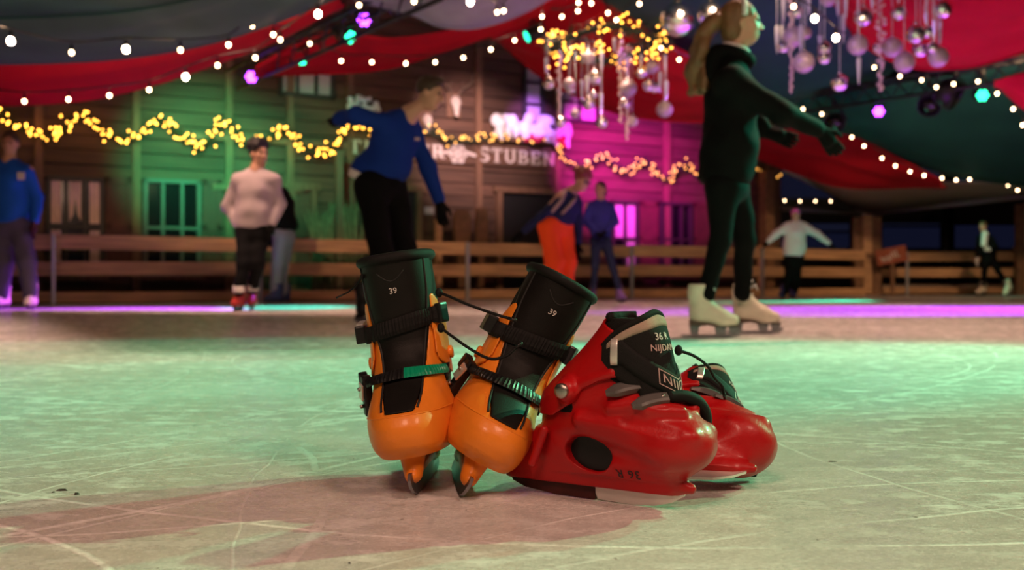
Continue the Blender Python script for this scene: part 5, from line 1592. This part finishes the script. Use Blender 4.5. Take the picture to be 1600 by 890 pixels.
M['blackcloth'] = mat('black_clothing', (0.003, 0.003, 0.0032), 0.85, bump=0.15, bscale=50, spec=0.1)
M['darktrousers'] = mat('charcoal_trousers', (0.008, 0.008, 0.009), 0.85, bump=0.12, bscale=50, spec=0.1)
M['greytrousers'] = mat('grey_trousers', (0.30, 0.29, 0.32), 0.9, bump=0.12, bscale=50, spec=0.1)
M['violettrousers'] = mat('loose_trousers', (0.09, 0.08, 0.13), 0.9, bump=0.12, bscale=50, spec=0.1)  # purple lamp light on the trousers is partly in the colour
M['orangepants'] = mat('orange_snow_trousers', (0.90, 0.09, 0.015), 0.7, bump=0.12, bscale=40, spec=0.1)
M['darknavy'] = mat('dark_navy_jersey', (0.018, 0.024, 0.07), 0.85, bump=0.12, bscale=50, spec=0.1)
M['indigo'] = mat('indigo_top', (0.03, 0.03, 0.22), 0.85, bump=0.12, bscale=50, spec=0.1)
M['whitejacket'] = mat('white_jacket', (0.66, 0.60, 0.62), 0.8, bump=0.12, bscale=50, spec=0.1)
M['pinkhat'] = mat('pink_hat', (0.75, 0.10, 0.45), 0.85, bump=0.2, bscale=80)  # pink light on the hat is put into its colour
M['white_leather'] = mat('cream_leather', (0.66, 0.58, 0.46), 0.45, var=0.08, scale=20, bump=0.06, bscale=100)
M['brown_sole'] = mat('brown_sole', (0.08, 0.045, 0.028), 0.5)
M['blue_boot'] = mat('dark_blue_boot', (0.02, 0.03, 0.12), 0.45)
M['purple_boot'] = mat('violet_boot', (0.20, 0.10, 0.40), 0.45)
M['red_boot'] = mat('red_boot', (0.45, 0.02, 0.02), 0.4)
M['white_knit'] = mat('white_knit', (0.7, 0.66, 0.64), 0.9)

NP = lambda v: np.array(v, float)
def unit(v):
    v = NP(v); return v / max(1e-9, np.linalg.norm(v))

boot_cache = {}
def boot_meshes(kind, m):
    """(boot, sole, blade, lace) at size 1: y to the toe, z up, blade on z = 0, ankle near (0, -.07, .2)"""
    if (kind, m) in boot_cache: return boot_cache[(kind, m)]
    fig = kind == 'figure'
    z0 = .062 if fig else .05
    v = Vol((-.07, -.16, z0 - .01), (.07, .18, .32), .0075)
    hz = .028 if fig else .0
    v.add(cone((0, -.075, z0 + hz + .035), .040, (0, .06, z0 + .032), .040), .03)
    v.add(cone((0, .06, z0 + .032), .040, (0, .105, z0 + .028), .033, (1, 0, 0), 1.1), .03)
    v.add(cone((0, -.075, z0 + hz + .03), .040, (0, -.080, z0 + .17), .046, (1, 0, 0), .95), .03)
    v.add(cone((0, -.04, z0 + .12), .036, (0, .03, z0 + .06), .036), .04)
    v.add(cone((0, -.080, z0 + .17), .044, (0, -.072, .268), .053, (1, 0, 0), .95), .02)
    v.F = np.maximum(v.F, (z0 - v.ax[2])[None, None, :]); v.F = np.maximum(v.F, (v.ax[2] - .28)[None, None, :])
    boot = v.mesh(kind + '_boot'); boot.materials.append(m)
    mb = MB()
    if fig:
        out = [(x * .036 * (1 if y > 0 else .85), y) for x, y in []]
        mb.prism([(-.118, .062), (-.118, .094), (-.02, .080), (.07, .066), (.138, .066), (.138, .056), (.02, .056), (-.03, .066), (-.04, .062)], -.030, .030)
    else:
        mb.prism([(-.12, .054), (.13, .054), (.12, .030), (.06, .028), (.03, .042), (-.05, .042), (-.08, .028), (-.13, .030)], -.013, .013)
    sole = mb.mesh(kind + '_sole'); sole.materials.append(M['brown_sole'] if fig else M['black_plastic'])
    mb = MB()
    if fig:
        mb.prism([(-.165, .004), (-.10, 0), (.08, .0), (.135, .008), (.155, .03), (.145, .04), (.12, .022), (.05, .018), (-.16, .014)], -.0025, .0025)
        for (ya, yb, za, zb) in ((-.10, -.085, .016, .064), (.03, .055, .016, .06), (.10, .12, .02, .06)):
            mb.prism([(ya - .012, za), (yb + .012, za), (yb + .02, zb), (ya - .02, zb)], -.004, .004)
        mb.box((0, .09, .058), (.04, .09, .005)); mb.box((0, -.09, .060), (.04, .06, .005))
    else:
        mb.prism([(-.14, .016), (-.12, .003), (-.06, 0), (.06, 0), (.12, .006), (.138, .022), (.12, .034), (-.13, .034)], -.002, .002)
    blade = mb.mesh(kind + '_blade'); blade.materials.append(M['dark_steel'])
    mb = MB()
    for k in range(7):
        t = k / 6
        y, z = .055 - .085 * min(1, t * 1.9) , z0 + .066 + .05 * min(1, t * 1.9) + max(0, t - .5) * .22
        if t > .5: y = -.030 + (t - .5) * .01
        mb.tube([(-.022, y - .004, z), (0, y + .012, z + .008), (.022, y - .004, z)], .0045, 5)
    for sx in (-1, 1): mb.tube([(0, -.024, .255), (sx * .03, .0, .275), (sx * .035, .012, .245)], .004, 5)
    lace = mb.mesh(kind + '_lace'); lace.materials.append(M['white_knit'] if fig else M['black_plastic'])
    boot_cache[(kind, m)] = (boot, sole, blade, lace)
    return boot_cache[(kind, m)]

def put_skate(root, org, foot, heading, kind, m, s=1.0, pitch=0, label=None, roll=0):
    """foot = world point of the blade's middle on the ice"""
    boot, sole, blade, lace = boot_meshes(kind, m)
    h = math.atan2(heading[1], heading[0]) - math.pi / 2
    o = link('skate', boot, None, root, Vector(foot) - org)
    o.rotation_euler = (pitch, roll, h); o.scale = (s,) * 3
    if label: o['label'] = label
    link('sole', sole, None, o); link('blade', blade, None, o); link('lace', lace, None, o)
    return o

def head_prims(c, f, s, tilt=None):
    """head at c looking along f"""
    f = unit(f); up = NP((0, 0, 1)) if tilt is None else unit(tilt)
    f = unit(f - up * (f @ up)); r = np.cross(f, up)
    Mx = np.stack([r, f, up], 1)
    W = lambda x, y, z: NP(c) + Mx @ NP((x, y, z)) * s
    E = lambda x, y, z, a, b, d: ell(W(x, y, z), NP((a, b, d)) * s, Mx)
    K = lambda p, ra, q, rb: cone(W(*p), ra * s, W(*q), rb * s)
    add = [(E(0, -.012, .032, .074, .094, .086), .03), (E(0, .028, -.030, .060, .064, .084), .03), (E(0, .034, -.082, .042, .046, .032), .03),
           (K((0, .088, .006), .008, (0, .112, -.028), .013), .012), (E(.016, .096, -.033, .010, .012, .009), .008), (E(-.016, .096, -.033, .010, .012, .009), .008),
           (E(0, .080, .026, .050, .016, .011), .02), (E(0, .090, -.058, .022, .010, .006), .008), (E(0, .089, -.068, .019, .010, .006), .008),
           (E(.075, -.006, -.012, .010, .018, .030), .008), (E(-.075, -.006, -.012, .010, .018, .030), .008), (E(.040, .062, -.020, .024, .022, .02), .02), (E(-.040, .062, -.020, .024, .022, .02), .02)]
    sub = [(E(.030, .098, .008, .016, .014, .010), .012), (E(-.030, .098, .008, .016, .014, .010), .012)]
    return add, sub, W, E, K, Mx

def glove_mesh(wrist, elbow, tip, s, side, curl=.5):
    """five-fingered glove: palm at the wrist pointing to tip"""
    w = NP(wrist); d = unit(NP(tip) - w); a = unit(w - NP(elbow))
    side = NP(side); n = unit(side - d * (side @ d)); k = np.cross(d, n)      # n across the palm (to the thumb), k out of the palm
    L = .19 * s
    P = lambda u, x, z=0: w + d * (u * L) + n * (x * s) + k * (z * s)
    lo, hi = w - .24 * s, w + .24 * s
    v = Vol(lo, hi, .0065 * s)
    v.add(cone(w - a * .05 * s, .036 * s, P(.05, 0), .030 * s), .01)
    v.add(cone(P(.08, 0), .028 * s, P(.42, .002), .037 * s, n, 1.15), .02)
    for i, (x, ln) in enumerate(((.030, .50), (.010, .56), (-.011, .52), (-.031, .42))):
        b0 = P(.46, x); m1 = P(.46 + ln * .45, x * 1.12, -.010 * curl); m2 = P(.46 + ln * .75, x * 1.15, -.030 * curl); m3 = P(.46 + ln * (1 - .15 * curl), x * 1.15, -.055 * curl)
        for q0, q1, ra, rb in ((b0, m1, .0115, .0105), (m1, m2, .0105, .0098), (m2, m3, .0098, .0088)):
            v.add(cone(q0, ra * s, q1, rb * s), .004)
    v.add(cone(P(.14, .026), .015 * s, P(.38, .060, -.012), .012 * s), .012); v.add(cone(P(.38, .060, -.012), .012 * s, P(.58, .066, -.026), .0095 * s), .004)
    return v

def person(label, Y, J, s, look, mats, group=None, tilt=None, widths=None, hair='short', top_len=0, sleeve=1.0, leg=1.0, lat=None, gl=(), face_up=None, h=.0135):
    """J: joints in the photograph (x, y, depth offset) -> standing figure with separate clothes"""
    P = {k: NP(at(v[0], v[1], Y + (v[2] if len(v) > 2 else 0))) for k, v in J.items()}
    org = Vector(((P['hipL'] + P['hipR']) / 2)); org.z = 0
    loc = lambda p: NP(p) - NP(org)
    L = {k: loc(p) for k, p in P.items()}
    lat = unit(L['shL'] - L['shR']) if lat is None else unit(lat)
    chest = (L['shL'] + L['shR']) / 2; pel = (L['hipL'] + L['hipR']) / 2
    tw_ = widths or (1.0, 1.0)
    allp = np.stack(list(L.values()))
    lo, hi = allp.min(0) - .30 * s, allp.max(0) + .30 * s
    # body in one piece
    v = Vol(lo, hi, h * s)
    add, sub, W, E, K, Mx = head_prims(L['head'], look, s, tilt)
    for p, k in add: v.add(p, k * s)
    for p, k in sub: v.sub(p, k * s)
    v.add(cone(W(0, -.02, -.07), .050 * s, L['neck'], .054 * s), .03 * s)
    v.add(cone(L['neck'], .055 * s, chest * .75 + pel * .25, .10 * s, lat, 1.25), .05 * s)
    v.add(cone(chest * .75 + pel * .25, .098 * s, pel, .080 * s, lat, 1.2), .04 * s)
    for q in 'LR':
        v.add(cone(chest + (L['sh' + q] - chest) * .5, .06 * s, L['sh' + q], .05 * s), .04 * s)
        v.add(cone(L['sh' + q], .048 * s, L['el' + q], .038 * s), .02 * s); v.add(cone(L['el' + q], .038 * s, L['wr' + q], .026 * s), .02 * s)
        v.add(cone(L['hip' + q], .066 * s, L['kn' + q], .044 * s), .03 * s); v.add(cone(L['kn' + q], .044 * s, L['an' + q], .033 * s), .02 * s)
    body = link('person', v.mesh('person_body'), mats['skin'] if 'skin' in mats else M['skin'], None, org)
    tag(body, label, 'person', group)
    # finer head over the neck is part of the same body; eyes
    for sx in (-1, 1):
        part('eye', MB().sphere(tuple(W(sx * .030, .084, .008)), .0115 * s, 8, 6), M['eye'], body)
    # top
    v = Vol(lo, hi, h * s)
    tl = L.get('hem', pel)
    v.add(cone(L['neck'] + (chest - L['neck']) * .35, .070 * s, chest * .8 + pel * .2, .118 * s * tw_[0], lat, 1.3), .06 * s)
    v.add(cone(chest * .8 + pel * .2, .125 * s * tw_[0], chest * .35 + pel * .65, .128 * s * tw_[0], lat, 1.28), .05 * s)
    v.add(cone(chest * .35 + pel * .65, .128 * s * tw_[0], tl, .130 * s * tw_[0], lat, 1.22), .05 * s)
    torso = v.F.copy()
    for q in 'LR':
        v.add(cone(chest + (L['sh' + q] - chest) * .4 + NP((0, 0, .015)) * s, .078 * s, L['sh' + q] * .88 + chest * .12 - NP((0, 0, .012)) * s, .060 * s * sleeve), .06 * s)
        e0 = L['el' + q]
        v.add(cone(L['sh' + q] * .9 + chest * .1 - NP((0, 0, .015)) * s, .061 * s * sleeve, e0, .056 * s * sleeve), .045 * s)
        v.add(cone(e0, .056 * s * sleeve, e0 + (L['wr' + q] - e0) * .92, .043 * s * sleeve), .03 * s)
    down = unit(tl - chest)
    X, Yg, Z = v.ax[0][:, None, None], v.ax[1][None, :, None], v.ax[2][None, None, :]
    dist = (X - tl[0]) * down[0] + (Yg - tl[1]) * down[1] + (Z - tl[2]) * down[2]
    pr = ((X - tl[0]) ** 2 + (Yg - tl[1]) ** 2 + (Z - tl[2]) ** 2) < (.24 * s) ** 2
    armd = np.full(v.F.shape, 1.0)
    for q in 'LR':
        f_, _, _ = cone(L['el' + q], .07 * s, L['wr' + q], .06 * s); armd = np.minimum(armd, f_(X, Yg, Z))
    v.F = np.where(pr & (armd > 0), np.maximum(v.F, dist - .07 * s), v.F)
    rng = np.random.RandomState(len(label))
    # creases
    fr_ = 2 * math.pi / (.16 * s)
    wr_ = sum(np.sin(fr_ * (X * a + Yg * b_ + Z * c_) + d_) for a, b_, c_, d_ in rng.uniform(-1, 1, (4, 4)) * [1, 1, 1.2, 6])
    v.F = v.F + wr_ * .0022 * s
    if 'shirt' in mats:
        v2 = Vol(lo, hi, h * s * .8)
        v2.add(cone(chest * .35 + pel * .65, .128 * s * tw_[0], tl, .130 * s * tw_[0], lat, 1.22), 0)
        v2.add(cone(tl, .128 * s * tw_[0], tl + down * .1 * s, .120 * s * tw_[0], lat, 1.22), .03)
        X2, Y2, Z2 = v2.ax[0][:, None, None], v2.ax[1][None, :, None], v2.ax[2][None, None, :]
        d2 = (X2 - tl[0]) * down[0] + (Y2 - tl[1]) * down[1] + (Z2 - tl[2]) * down[2]
        v2.F = np.maximum(v2.F - .002, np.abs(d2 - .085 * s) - .026 * s)
        part('shirt_hem', v2.mesh('shirt_hem'), mats['shirt'], body, 'white shirt showing under the sweater')
    top = part(mats.get('top_name', 'sweater'), v.mesh('top_garment'), mats['top'], body)
    # trousers
    v = Vol(lo, hi, h * s)
    v.add(cone(pel + unit(chest - pel) * .06 * s, .105 * s * tw_[1], pel, .118 * s * tw_[1], lat, 1.22), .05 * s)
    for q in 'LR':
        v.add(cone(L['hip' + q], .096 * s * tw_[1], L['kn' + q], .064 * s * leg), .05 * s)
        v.add(cone(L['kn' + q], .064 * s * leg, L['an' + q], .050 * s * leg), .03 * s)
    wr_ = sum(np.sin(fr_ * (X * a + Yg * b_ + Z * c_) + d_) for a, b_, c_, d_ in rng.uniform(-1, 1, (4, 4)) * [1, 1, 1.3, 6])
    v.F = v.F + wr_ * .0022 * s
    part('trousers', v.mesh('trousers_garment'), mats['legs'], body)
    # hair or hat
    if hair:
        v = Vol(L['head'] - .2 * s, L['head'] + .2 * s, .009 * s)
        v.add(E(0, -.020, .044, .084, .098, .088), 0)
        if hair == 'bob': v.add(E(0, -.05, -.03, .088, .06, .09), .03)
        if hair == 'curly':
            for i in range(22):
                a_, b_ = rng.uniform(0, 6.28), rng.uniform(.1, 1.3)
                v.add(E(.085 * math.cos(a_) * math.sin(b_), -.02 + .098 * math.sin(a_) * math.sin(b_), .055 + .088 * math.cos(b_), .040, .040, .038), .01)
        if hair == 'short': v.add(E(0, .035, .095, .05, .05, .03), .02)
        v.sub(E(0, .105, -.035, .085, .085, .098), .01)
        v.sub(E(0, .0, -.13, .2, .2, .075) if hair != 'bob' else E(0, .02, -.17, .2, .2, .06), .01)
        v.F = v.F + .003 * s * np.sin(v.ax[0] / (.011 * s))[:, None, None] * np.sin(v.ax[1] / (.013 * s))[None, :, None]
        part(mats.get('hair_name', 'hair'), v.mesh('hair_cap'), mats['hair'], body)
    # gloves
    for q in 'LR':
        if q in gl:
            tip = L.get('hand' + q, L['wr' + q] + (L['wr' + q] - L['el' + q]))
            gv = glove_mesh(L['wr' + q], L['el' + q], tip, s, look if abs(unit(look) @ unit(tip - L['wr' + q])) < .8 else (0, 0, 1))
            part('glove', gv.mesh('glove'), mats.get('glove', M['blackcloth']), body)
    return body, org, L, W, E, lat

# ---- the woman in black, nearest skater
B, og, L, W, E, lat = person('woman in black hoodie gliding with one arm out, chestnut ponytail and cream figure skates', 5.55,
    dict(head=(1158, 37), neck=(1146, 92), shL=(1150, 122, .18), shR=(1138, 122, -.18), elL=(1168, 172, .25), wrL=(1196, 206, .22), handL=(1222, 214, .2), elR=(1222, 176, -.20), wrR=(1280, 203, -.12), handR=(1312, 243, -.08),
         hipL=(1146, 292, .08), hipR=(1128, 292, -.09), knL=(1164, 375, .12), knR=(1126, 378, -.08), anL=(1160, 458, .20), anR=(1104, 462, -.08), hem=(1134, 268)),
    1.0, (1, -.12, -.02), dict(top=M['blackcloth'], legs=M['blackcloth'], hair=M['hair_fair'], top_name='hoodie'), widths=(1.12, .92), hair='bob', sleeve=1.12, leg=.92, lat=(0, 1, 0), gl=('L', 'R'))
v = Vol(L['head'] - NP((.42, .25, .50)), L['head'] + NP((.12, .25, .2)), .010)
v.add(cone(W(0, -.085, .05), .045, W(0, -.17, -.02), .050), .02)
for i in range(9):
    ph = i * .9
    p = [W(.02 * math.sin(ph), -.15, .02), W(.035 * math.sin(ph + 1), -.215, -.10), W(.04 * math.sin(ph + 2), -.235 + .03 * math.cos(ph), -.22), W(.05 * math.sin(ph + 3), -.225 + .045 * math.cos(ph + 1), -.36)]
    c = crom(p, 5)
    for k in range(len(c) - 1):
        wv = .022 * NP((0.6 * math.sin(k * 1.3 + ph), math.cos(k * 1.3 + ph * 2), 0))
        wv2 = .022 * NP((0.6 * math.sin(k * 1.3 + 1.3 + ph), math.cos(k * 1.3 + 1.3 + ph * 2), 0))
        v.add(cone(c[k] + wv, .036 - .016 * k / len(c), c[k + 1] + wv2, .036 - .016 * (k + 1) / len(c)), .010)
part('ponytail', v.mesh('ponytail'), M['hair_fair'], B)
v = Vol(L['neck'] - .2, L['neck'] + .25, .010)
ring = [L['neck'] + NP((.085 * math.cos(a), .085 * math.sin(a), .012 + .030 * math.cos(a + math.pi))) for a in np.linspace(0, 2 * math.pi, 16)]
for a, c in zip(ring[:-1], ring[1:]): v.add(cone(a, .030, c, .030), .02)
v.add(cone(L['neck'] + NP((-.10, 0, .00)), .060, L['neck'] + NP((-.13, 0, -.10)), .050, (0, 1, 0), 1.5), .03)
part('hood', v.mesh('hood'), M['blackcloth'], B)
ring = [tuple(L['neck'] + NP((.012 + .062 * math.cos(a), .060 * math.sin(a), .052 - .022 * math.cos(a)))) for a in np.linspace(0, 2 * math.pi, 20)]
part('collar', MB().tube(ring, .017, 8), M['white_knit'], B, 'pale knitted collar')
hb = [tuple(W(.078 * math.cos(a) * 1.05, .012 - .0, .045 + .082 * math.sin(a))) for a in np.linspace(-.25, math.pi + .25, 22)]
part('headband', MB().tube(hb, .014, 8), M['white_knit'], B, 'thin pale headband')
put_skate(B, og, at(1113, 527, 5.47) * 1.0, (1, -.10), 'figure', M['white_leather'], 1.02, 0, 'cream figure skate with brown heel')
B.children[-1].location.z = 0.001
put_skate(B, og, at(1180, 521, 5.85), (1, -.22), 'figure', M['white_leather'], 1.02, 0, 'cream figure skate with brown heel')
B.children[-1].location.z = 0.001

# ---- man in the blue sweater
B, og, L, W, E, lat = person('man in dark blue sweater and black trousers leaning forward, one arm stretched back', 7.3,
    dict(head=(672, 146, -.02), neck=(640, 177), shL=(648, 205, .16), shR=(596, 188, -.14), elL=(668, 262, .16), wrL=(687, 315, .12), handL=(691, 345, .1), elR=(556, 180, -.22), wrR=(528, 186, -.06), handR=(516, 196, .08),
         hipL=(612, 292, .10), hipR=(578, 290, -.10), knL=(632, 385, .08), knR=(596, 390, -.12), anL=(640, 476, .2), anR=(586, 474, .25), hem=(584, 268)),
    .98, (1, -.35, -.35), dict(top=M['navy'], legs=M['blackcloth'], hair=M['hair_brown'], shirt=M['white_knit']), widths=(1.10, 1.2), tilt=(.25, 0, 1), sleeve=1.1, leg=1.35, lat=(.75, .65, .05), gl=('L', 'R'))
part('chest_print', MB().box(tuple(loc_ for loc_ in (NP(at(652, 217, 7.10)) - NP(og))), (.035, .012, .018)), M['print_red'], B, 'small pale chest print')
put_skate(B, og, (at(640, 500, 7.5).x, 7.5, .0), (1, -.4), 'hockey', M['black_plastic'], 1.05)
put_skate(B, og, (at(582, 500, 7.55).x, 7.55, .0), (1, -.2), 'hockey', M['black_plastic'], 1.05)

# ---- man in the grey sweatshirt
B, og, L, W, E, lat = person('man in light grey sweatshirt with hands in his pockets and red skates', 10.3,
    dict(head=(404, 241), neck=(401, 266), shL=(430, 280), shR=(370, 280), elL=(436, 318, .06), wrL=(424, 350, -.02), elR=(356, 322, .06), wrR=(372, 352, -.02),
         hipL=(407, 360), hipR=(383, 360), knL=(402, 412, -.05), knR=(381, 412, -.12), anL=(395, 452, .02), anR=(374, 454, -.14), hem=(394, 346)),
    1.02, (.75, -.65, .03), dict(top=M['greysweat'], legs=M['darktrousers'], hair=M['hair_black'], top_name='sweatshirt'), widths=(1.08, 1.0), hair='curly', sleeve=1.15, leg=1.1, lat=(1, 0, 0), gl=('L', 'R'))
put_skate(B, og, (at(393, 480, 10.4).x, 10.42, 0), (.1, -1), 'hockey', M['red_boot'], 1.0)
put_skate(B, og, (at(372, 485, 10.2).x, 10.2, 0), (-.1, -1), 'hockey', M['red_boot'], 1.0)
for q in 'LR': part('sock', MB().tube([tuple(L['an' + q] + NP((0, 0, -.01))), tuple(L['an' + q] + NP((0, -.01, .05)))], .062, 12), M['white_knit'], B, 'white sock cuff')

# ---- person bending behind him
B, og, L, W, E, lat = person('person in black top and grey trousers bending behind the man in the grey sweatshirt', 13.3,
    dict(head=(432, 318, -.1), neck=(438, 302), shL=(446, 305, .14), shR=(436, 303, -.14), elL=(440, 340, .1), wrL=(432, 368, 0), elR=(430, 338, -.15), wrR=(426, 364, -.1),
         hipL=(450, 368, .1), hipR=(438, 368, -.1), knL=(440, 415, .08), knR=(434, 415, -.1), anL=(442, 455, .1), anR=(430, 456, -.1), hem=(448, 352)),
    .98, (-.8, -.2, -.6), dict(top=M['blackcloth'], legs=M['greytrousers'], hair=M['hair_black']), tilt=(-.5, 0, .8), widths=(1.1, 1.05), sleeve=1.0, leg=1.3, lat=(.25, 1, 0), gl=('L', 'R'))
put_skate(B, og, (at(440, 474, 13.4).x, 13.4, 0), (-.9, -.4), 'hockey', M['blue_boot'], .95)
put_skate(B, og, (at(428, 474, 13.15).x, 13.15, 0), (-.9, -.4), 'hockey', M['blue_boot'], .95)

# ---- man at the left edge
B, og, L, W, E, lat = person('man in bright blue sweatshirt and loose trousers at the left edge', 10.7,
    dict(head=(16, 225), neck=(14, 250), shL=(44, 266), shR=(-18, 266), elL=(57, 308, .05), wrL=(54, 345, -.02), handL=(50, 368, -.05), elR=(-32, 308, .05), wrR=(-28, 345, 0), handR=(-26, 368, 0),
         hipL=(30, 352), hipR=(4, 352), knL=(42, 410, -.06), knR=(6, 410, .0), anL=(47, 458, -.1), anR=(2, 458, .05), hem=(16, 338)),
    1.03, (.15, -1, .02), dict(top=M['royal'], legs=M['violettrousers'], hair=M['hair_brown'], top_name='sweatshirt', glove=mat('dark_red_glove', (.06, .008, .012), .8)), widths=(1.12, 1.1), sleeve=1.15, leg=1.45, lat=(1, 0, 0), gl=('L', 'R'))
part('chest_print', MB().box(tuple(NP(at(33, 275, 10.49)) - NP(og)), (.07, .012, .075)), M['print'], B, 'white chest print')
put_skate(B, og, (at(48, 484, 10.58).x, 10.58, 0), (.15, -1), 'hockey', M['white_leather'], 1.0)
put_skate(B, og, (at(2, 484, 10.75).x, 10.75, 0), (-.15, -1), 'hockey', M['white_leather'], 1.0)

# ---- child in orange trousers
B, og, L, W, E, lat = person('child in orange snow trousers with red-brown hair and glasses, bending forward', 10.9,
    dict(head=(909, 283, -.12), neck=(892, 300, -.02), shL=(904, 318, .12), shR=(876, 306, -.12), elL=(904, 352, .1), wrL=(903, 382, .05), handL=(902, 402, .02), elR=(846, 338, -.12), wrR=(818, 362, -.02), handR=(800, 374, 0),
         hipL=(880, 355, .08), hipR=(856, 352, -.08), knL=(886, 405, .05), knR=(866, 408, -.1), anL=(884, 452, .1), anR=(864, 455, .0), hem=(868, 338)),
    .92, (.65, -.75, -.35), dict(top=M['darknavy'], legs=M['orangepants'], hair=M['hair_red'], top_name='jersey'), hair='curly', tilt=(.3, -.1, .9), widths=(1.05, 1.25), sleeve=.95, leg=1.75, lat=(.8, .6, 0), gl=('L', 'R'))
for sx in (-1, 1): part('spectacles', MB().tube([tuple(W(sx * .032 + .024 * math.cos(a), .100, .006 + .02 * math.sin(a))) for a in np.linspace(0, 2 * math.pi, 14)], .004, 5), M['black_plastic'], B)
for sx in (-1, 1):
    a_, c_ = L['shL' if sx > 0 else 'shR'] * .6 + L['neck'] * .4 + NP((0, -.05, .04)), L['hem'] + NP((sx * .06, -.13, .02))
    m1 = (a_ + c_) / 2 + NP((.04, -.10, .02))
    part('brace', MB().tube([tuple(q) for q in crom([a_, m1, c_], 5)], .018, 6), M['beige_fabric'], B)
put_skate(B, og, (at(884, 482, 11.05).x, 11.05, 0), (.5, -1), 'hockey', M['blue_boot'], .9)
put_skate(B, og, (at(864, 482, 10.9).x, 10.9, 0), (.5, -1), 'hockey', M['blue_boot'], .9)

# ---- girl in blue
B, og, L, W, E, lat = person('girl in indigo top and dark leggings with hands clasped, violet skates', 14.0,
    dict(head=(938, 296), neck=(939, 314), shL=(956, 322), shR=(920, 322), elL=(962, 346, -.05), wrL=(946, 362, -.18), handL=(938, 368, -.2), elR=(915, 346, -.05), wrR=(932, 364, -.18), handR=(940, 369, -.2),
         hipL=(946, 376), hipR=(931, 376), knL=(957, 416, -.05), knR=(930, 416, -.03), anL=(967, 450, -.05), anR=(927, 449, .05), hem=(939, 366)),
    .90, (-.45, -.9, 0), dict(top=M['indigo'], legs=M['darknavy'], hair=M['hair_brown']), hair='bob', widths=(1.0, .95), sleeve=1.0, leg=.9, lat=(1, 0, 0), gl=('L', 'R'))
put_skate(B, og, (at(970, 473, 13.9).x, 13.9, 0), (.35, -1), 'hockey', M['purple_boot'], .92)
put_skate(B, og, (at(926, 470, 14.1).x, 14.1, 0), (-.2, -1), 'hockey', M['purple_boot'], .92)

# ---- child in the white jacket
B, og, L, W, E, lat = person('child in white jacket and pink hat with both arms spread wide', 16.4,
    dict(head=(1243, 336), neck=(1243, 347), shL=(1258, 353), shR=(1228, 353), elL=(1277, 365), wrL=(1295, 380), handL=(1306, 390), elR=(1212, 366), wrR=(1200, 378), handR=(1192, 385),
         hipL=(1247, 402), hipR=(1234, 402), knL=(1244, 430, -.05), knR=(1233, 430, -.05), anL=(1241, 456, .1), anR=(1226, 456, -.05), hem=(1240, 394)),
    .86, (-.25, -1, -.05), dict(top=M['whitejacket'], legs=M['blackcloth'], hair=M['pinkhat'], top_name='jacket', hair_name='hat'), widths=(1.25, 1.15), sleeve=1.25, leg=1.35, lat=(1, 0, 0), gl=('L', 'R'))
put_skate(B, og, (at(1240, 467, 16.4).x, 16.45, 0), (.1, -1), 'hockey', M['blue_boot'], .88)
put_skate(B, og, (at(1222, 467, 16.3).x, 16.3, 0), (-.6, -1), 'hockey', M['blue_boot'], .88)

# ---- boy far right
B, og, L, W, E, lat = person('boy in dark open jacket over a pale shirt striding at the far right', 18.8,
    dict(head=(1536, 354, -.03), neck=(1538, 365), shL=(1548, 371, -.05), shR=(1530, 372, .05), elL=(1556, 385, -.1), wrL=(1547, 390, -.22), handL=(1539, 389, -.25), elR=(1528, 388, .05), wrR=(1527, 402, .02), handR=(1526, 410, .02),
         hipL=(1550, 404, -.04), hipR=(1540, 404, .05), knL=(1560, 424, -.02), knR=(1538, 426, .0), anL=(1573, 443, .15), anR=(1536, 447, .02), hem=(1545, 397)),
    .80, (-.75, -.65, -.1), dict(top=M['blackcloth'], legs=M['blackcloth'], hair=M['hair_fair'], top_name='jacket', glove=M['white_knit']), tilt=(-.12, 0, 1), widths=(1.05, 1.0), sleeve=1.05, leg=1.05, lat=(.75, -.6, 0), gl=('L', 'R'))
a_, c_ = L['neck'] + NP((-.03, -.09, .0)), L['hem'] * .55 + L['neck'] * .45 + NP((-.10, -.10, 0))
v = Vol(np.minimum(a_, c_) - .15, np.maximum(a_, c_) + .15, .012); v.add(cone(a_, .05, c_, .045, (1, 0, 0), 1.2), 0)
part('shirt', v.mesh('shirt_front'), M['white_knit'], B, 'pale shirt in the open jacket')
put_skate(B, og, (at(1533, 462, 18.8).x, 18.8, 0), (-.9, -.5), 'figure', M['white_leather'], 1.0)
put_skate(B, og, (at(1577, 462, 18.9).x, 18.9, 0.03), (-.9, -.5), 'figure', M['white_leather'], 1.0, R(-28))
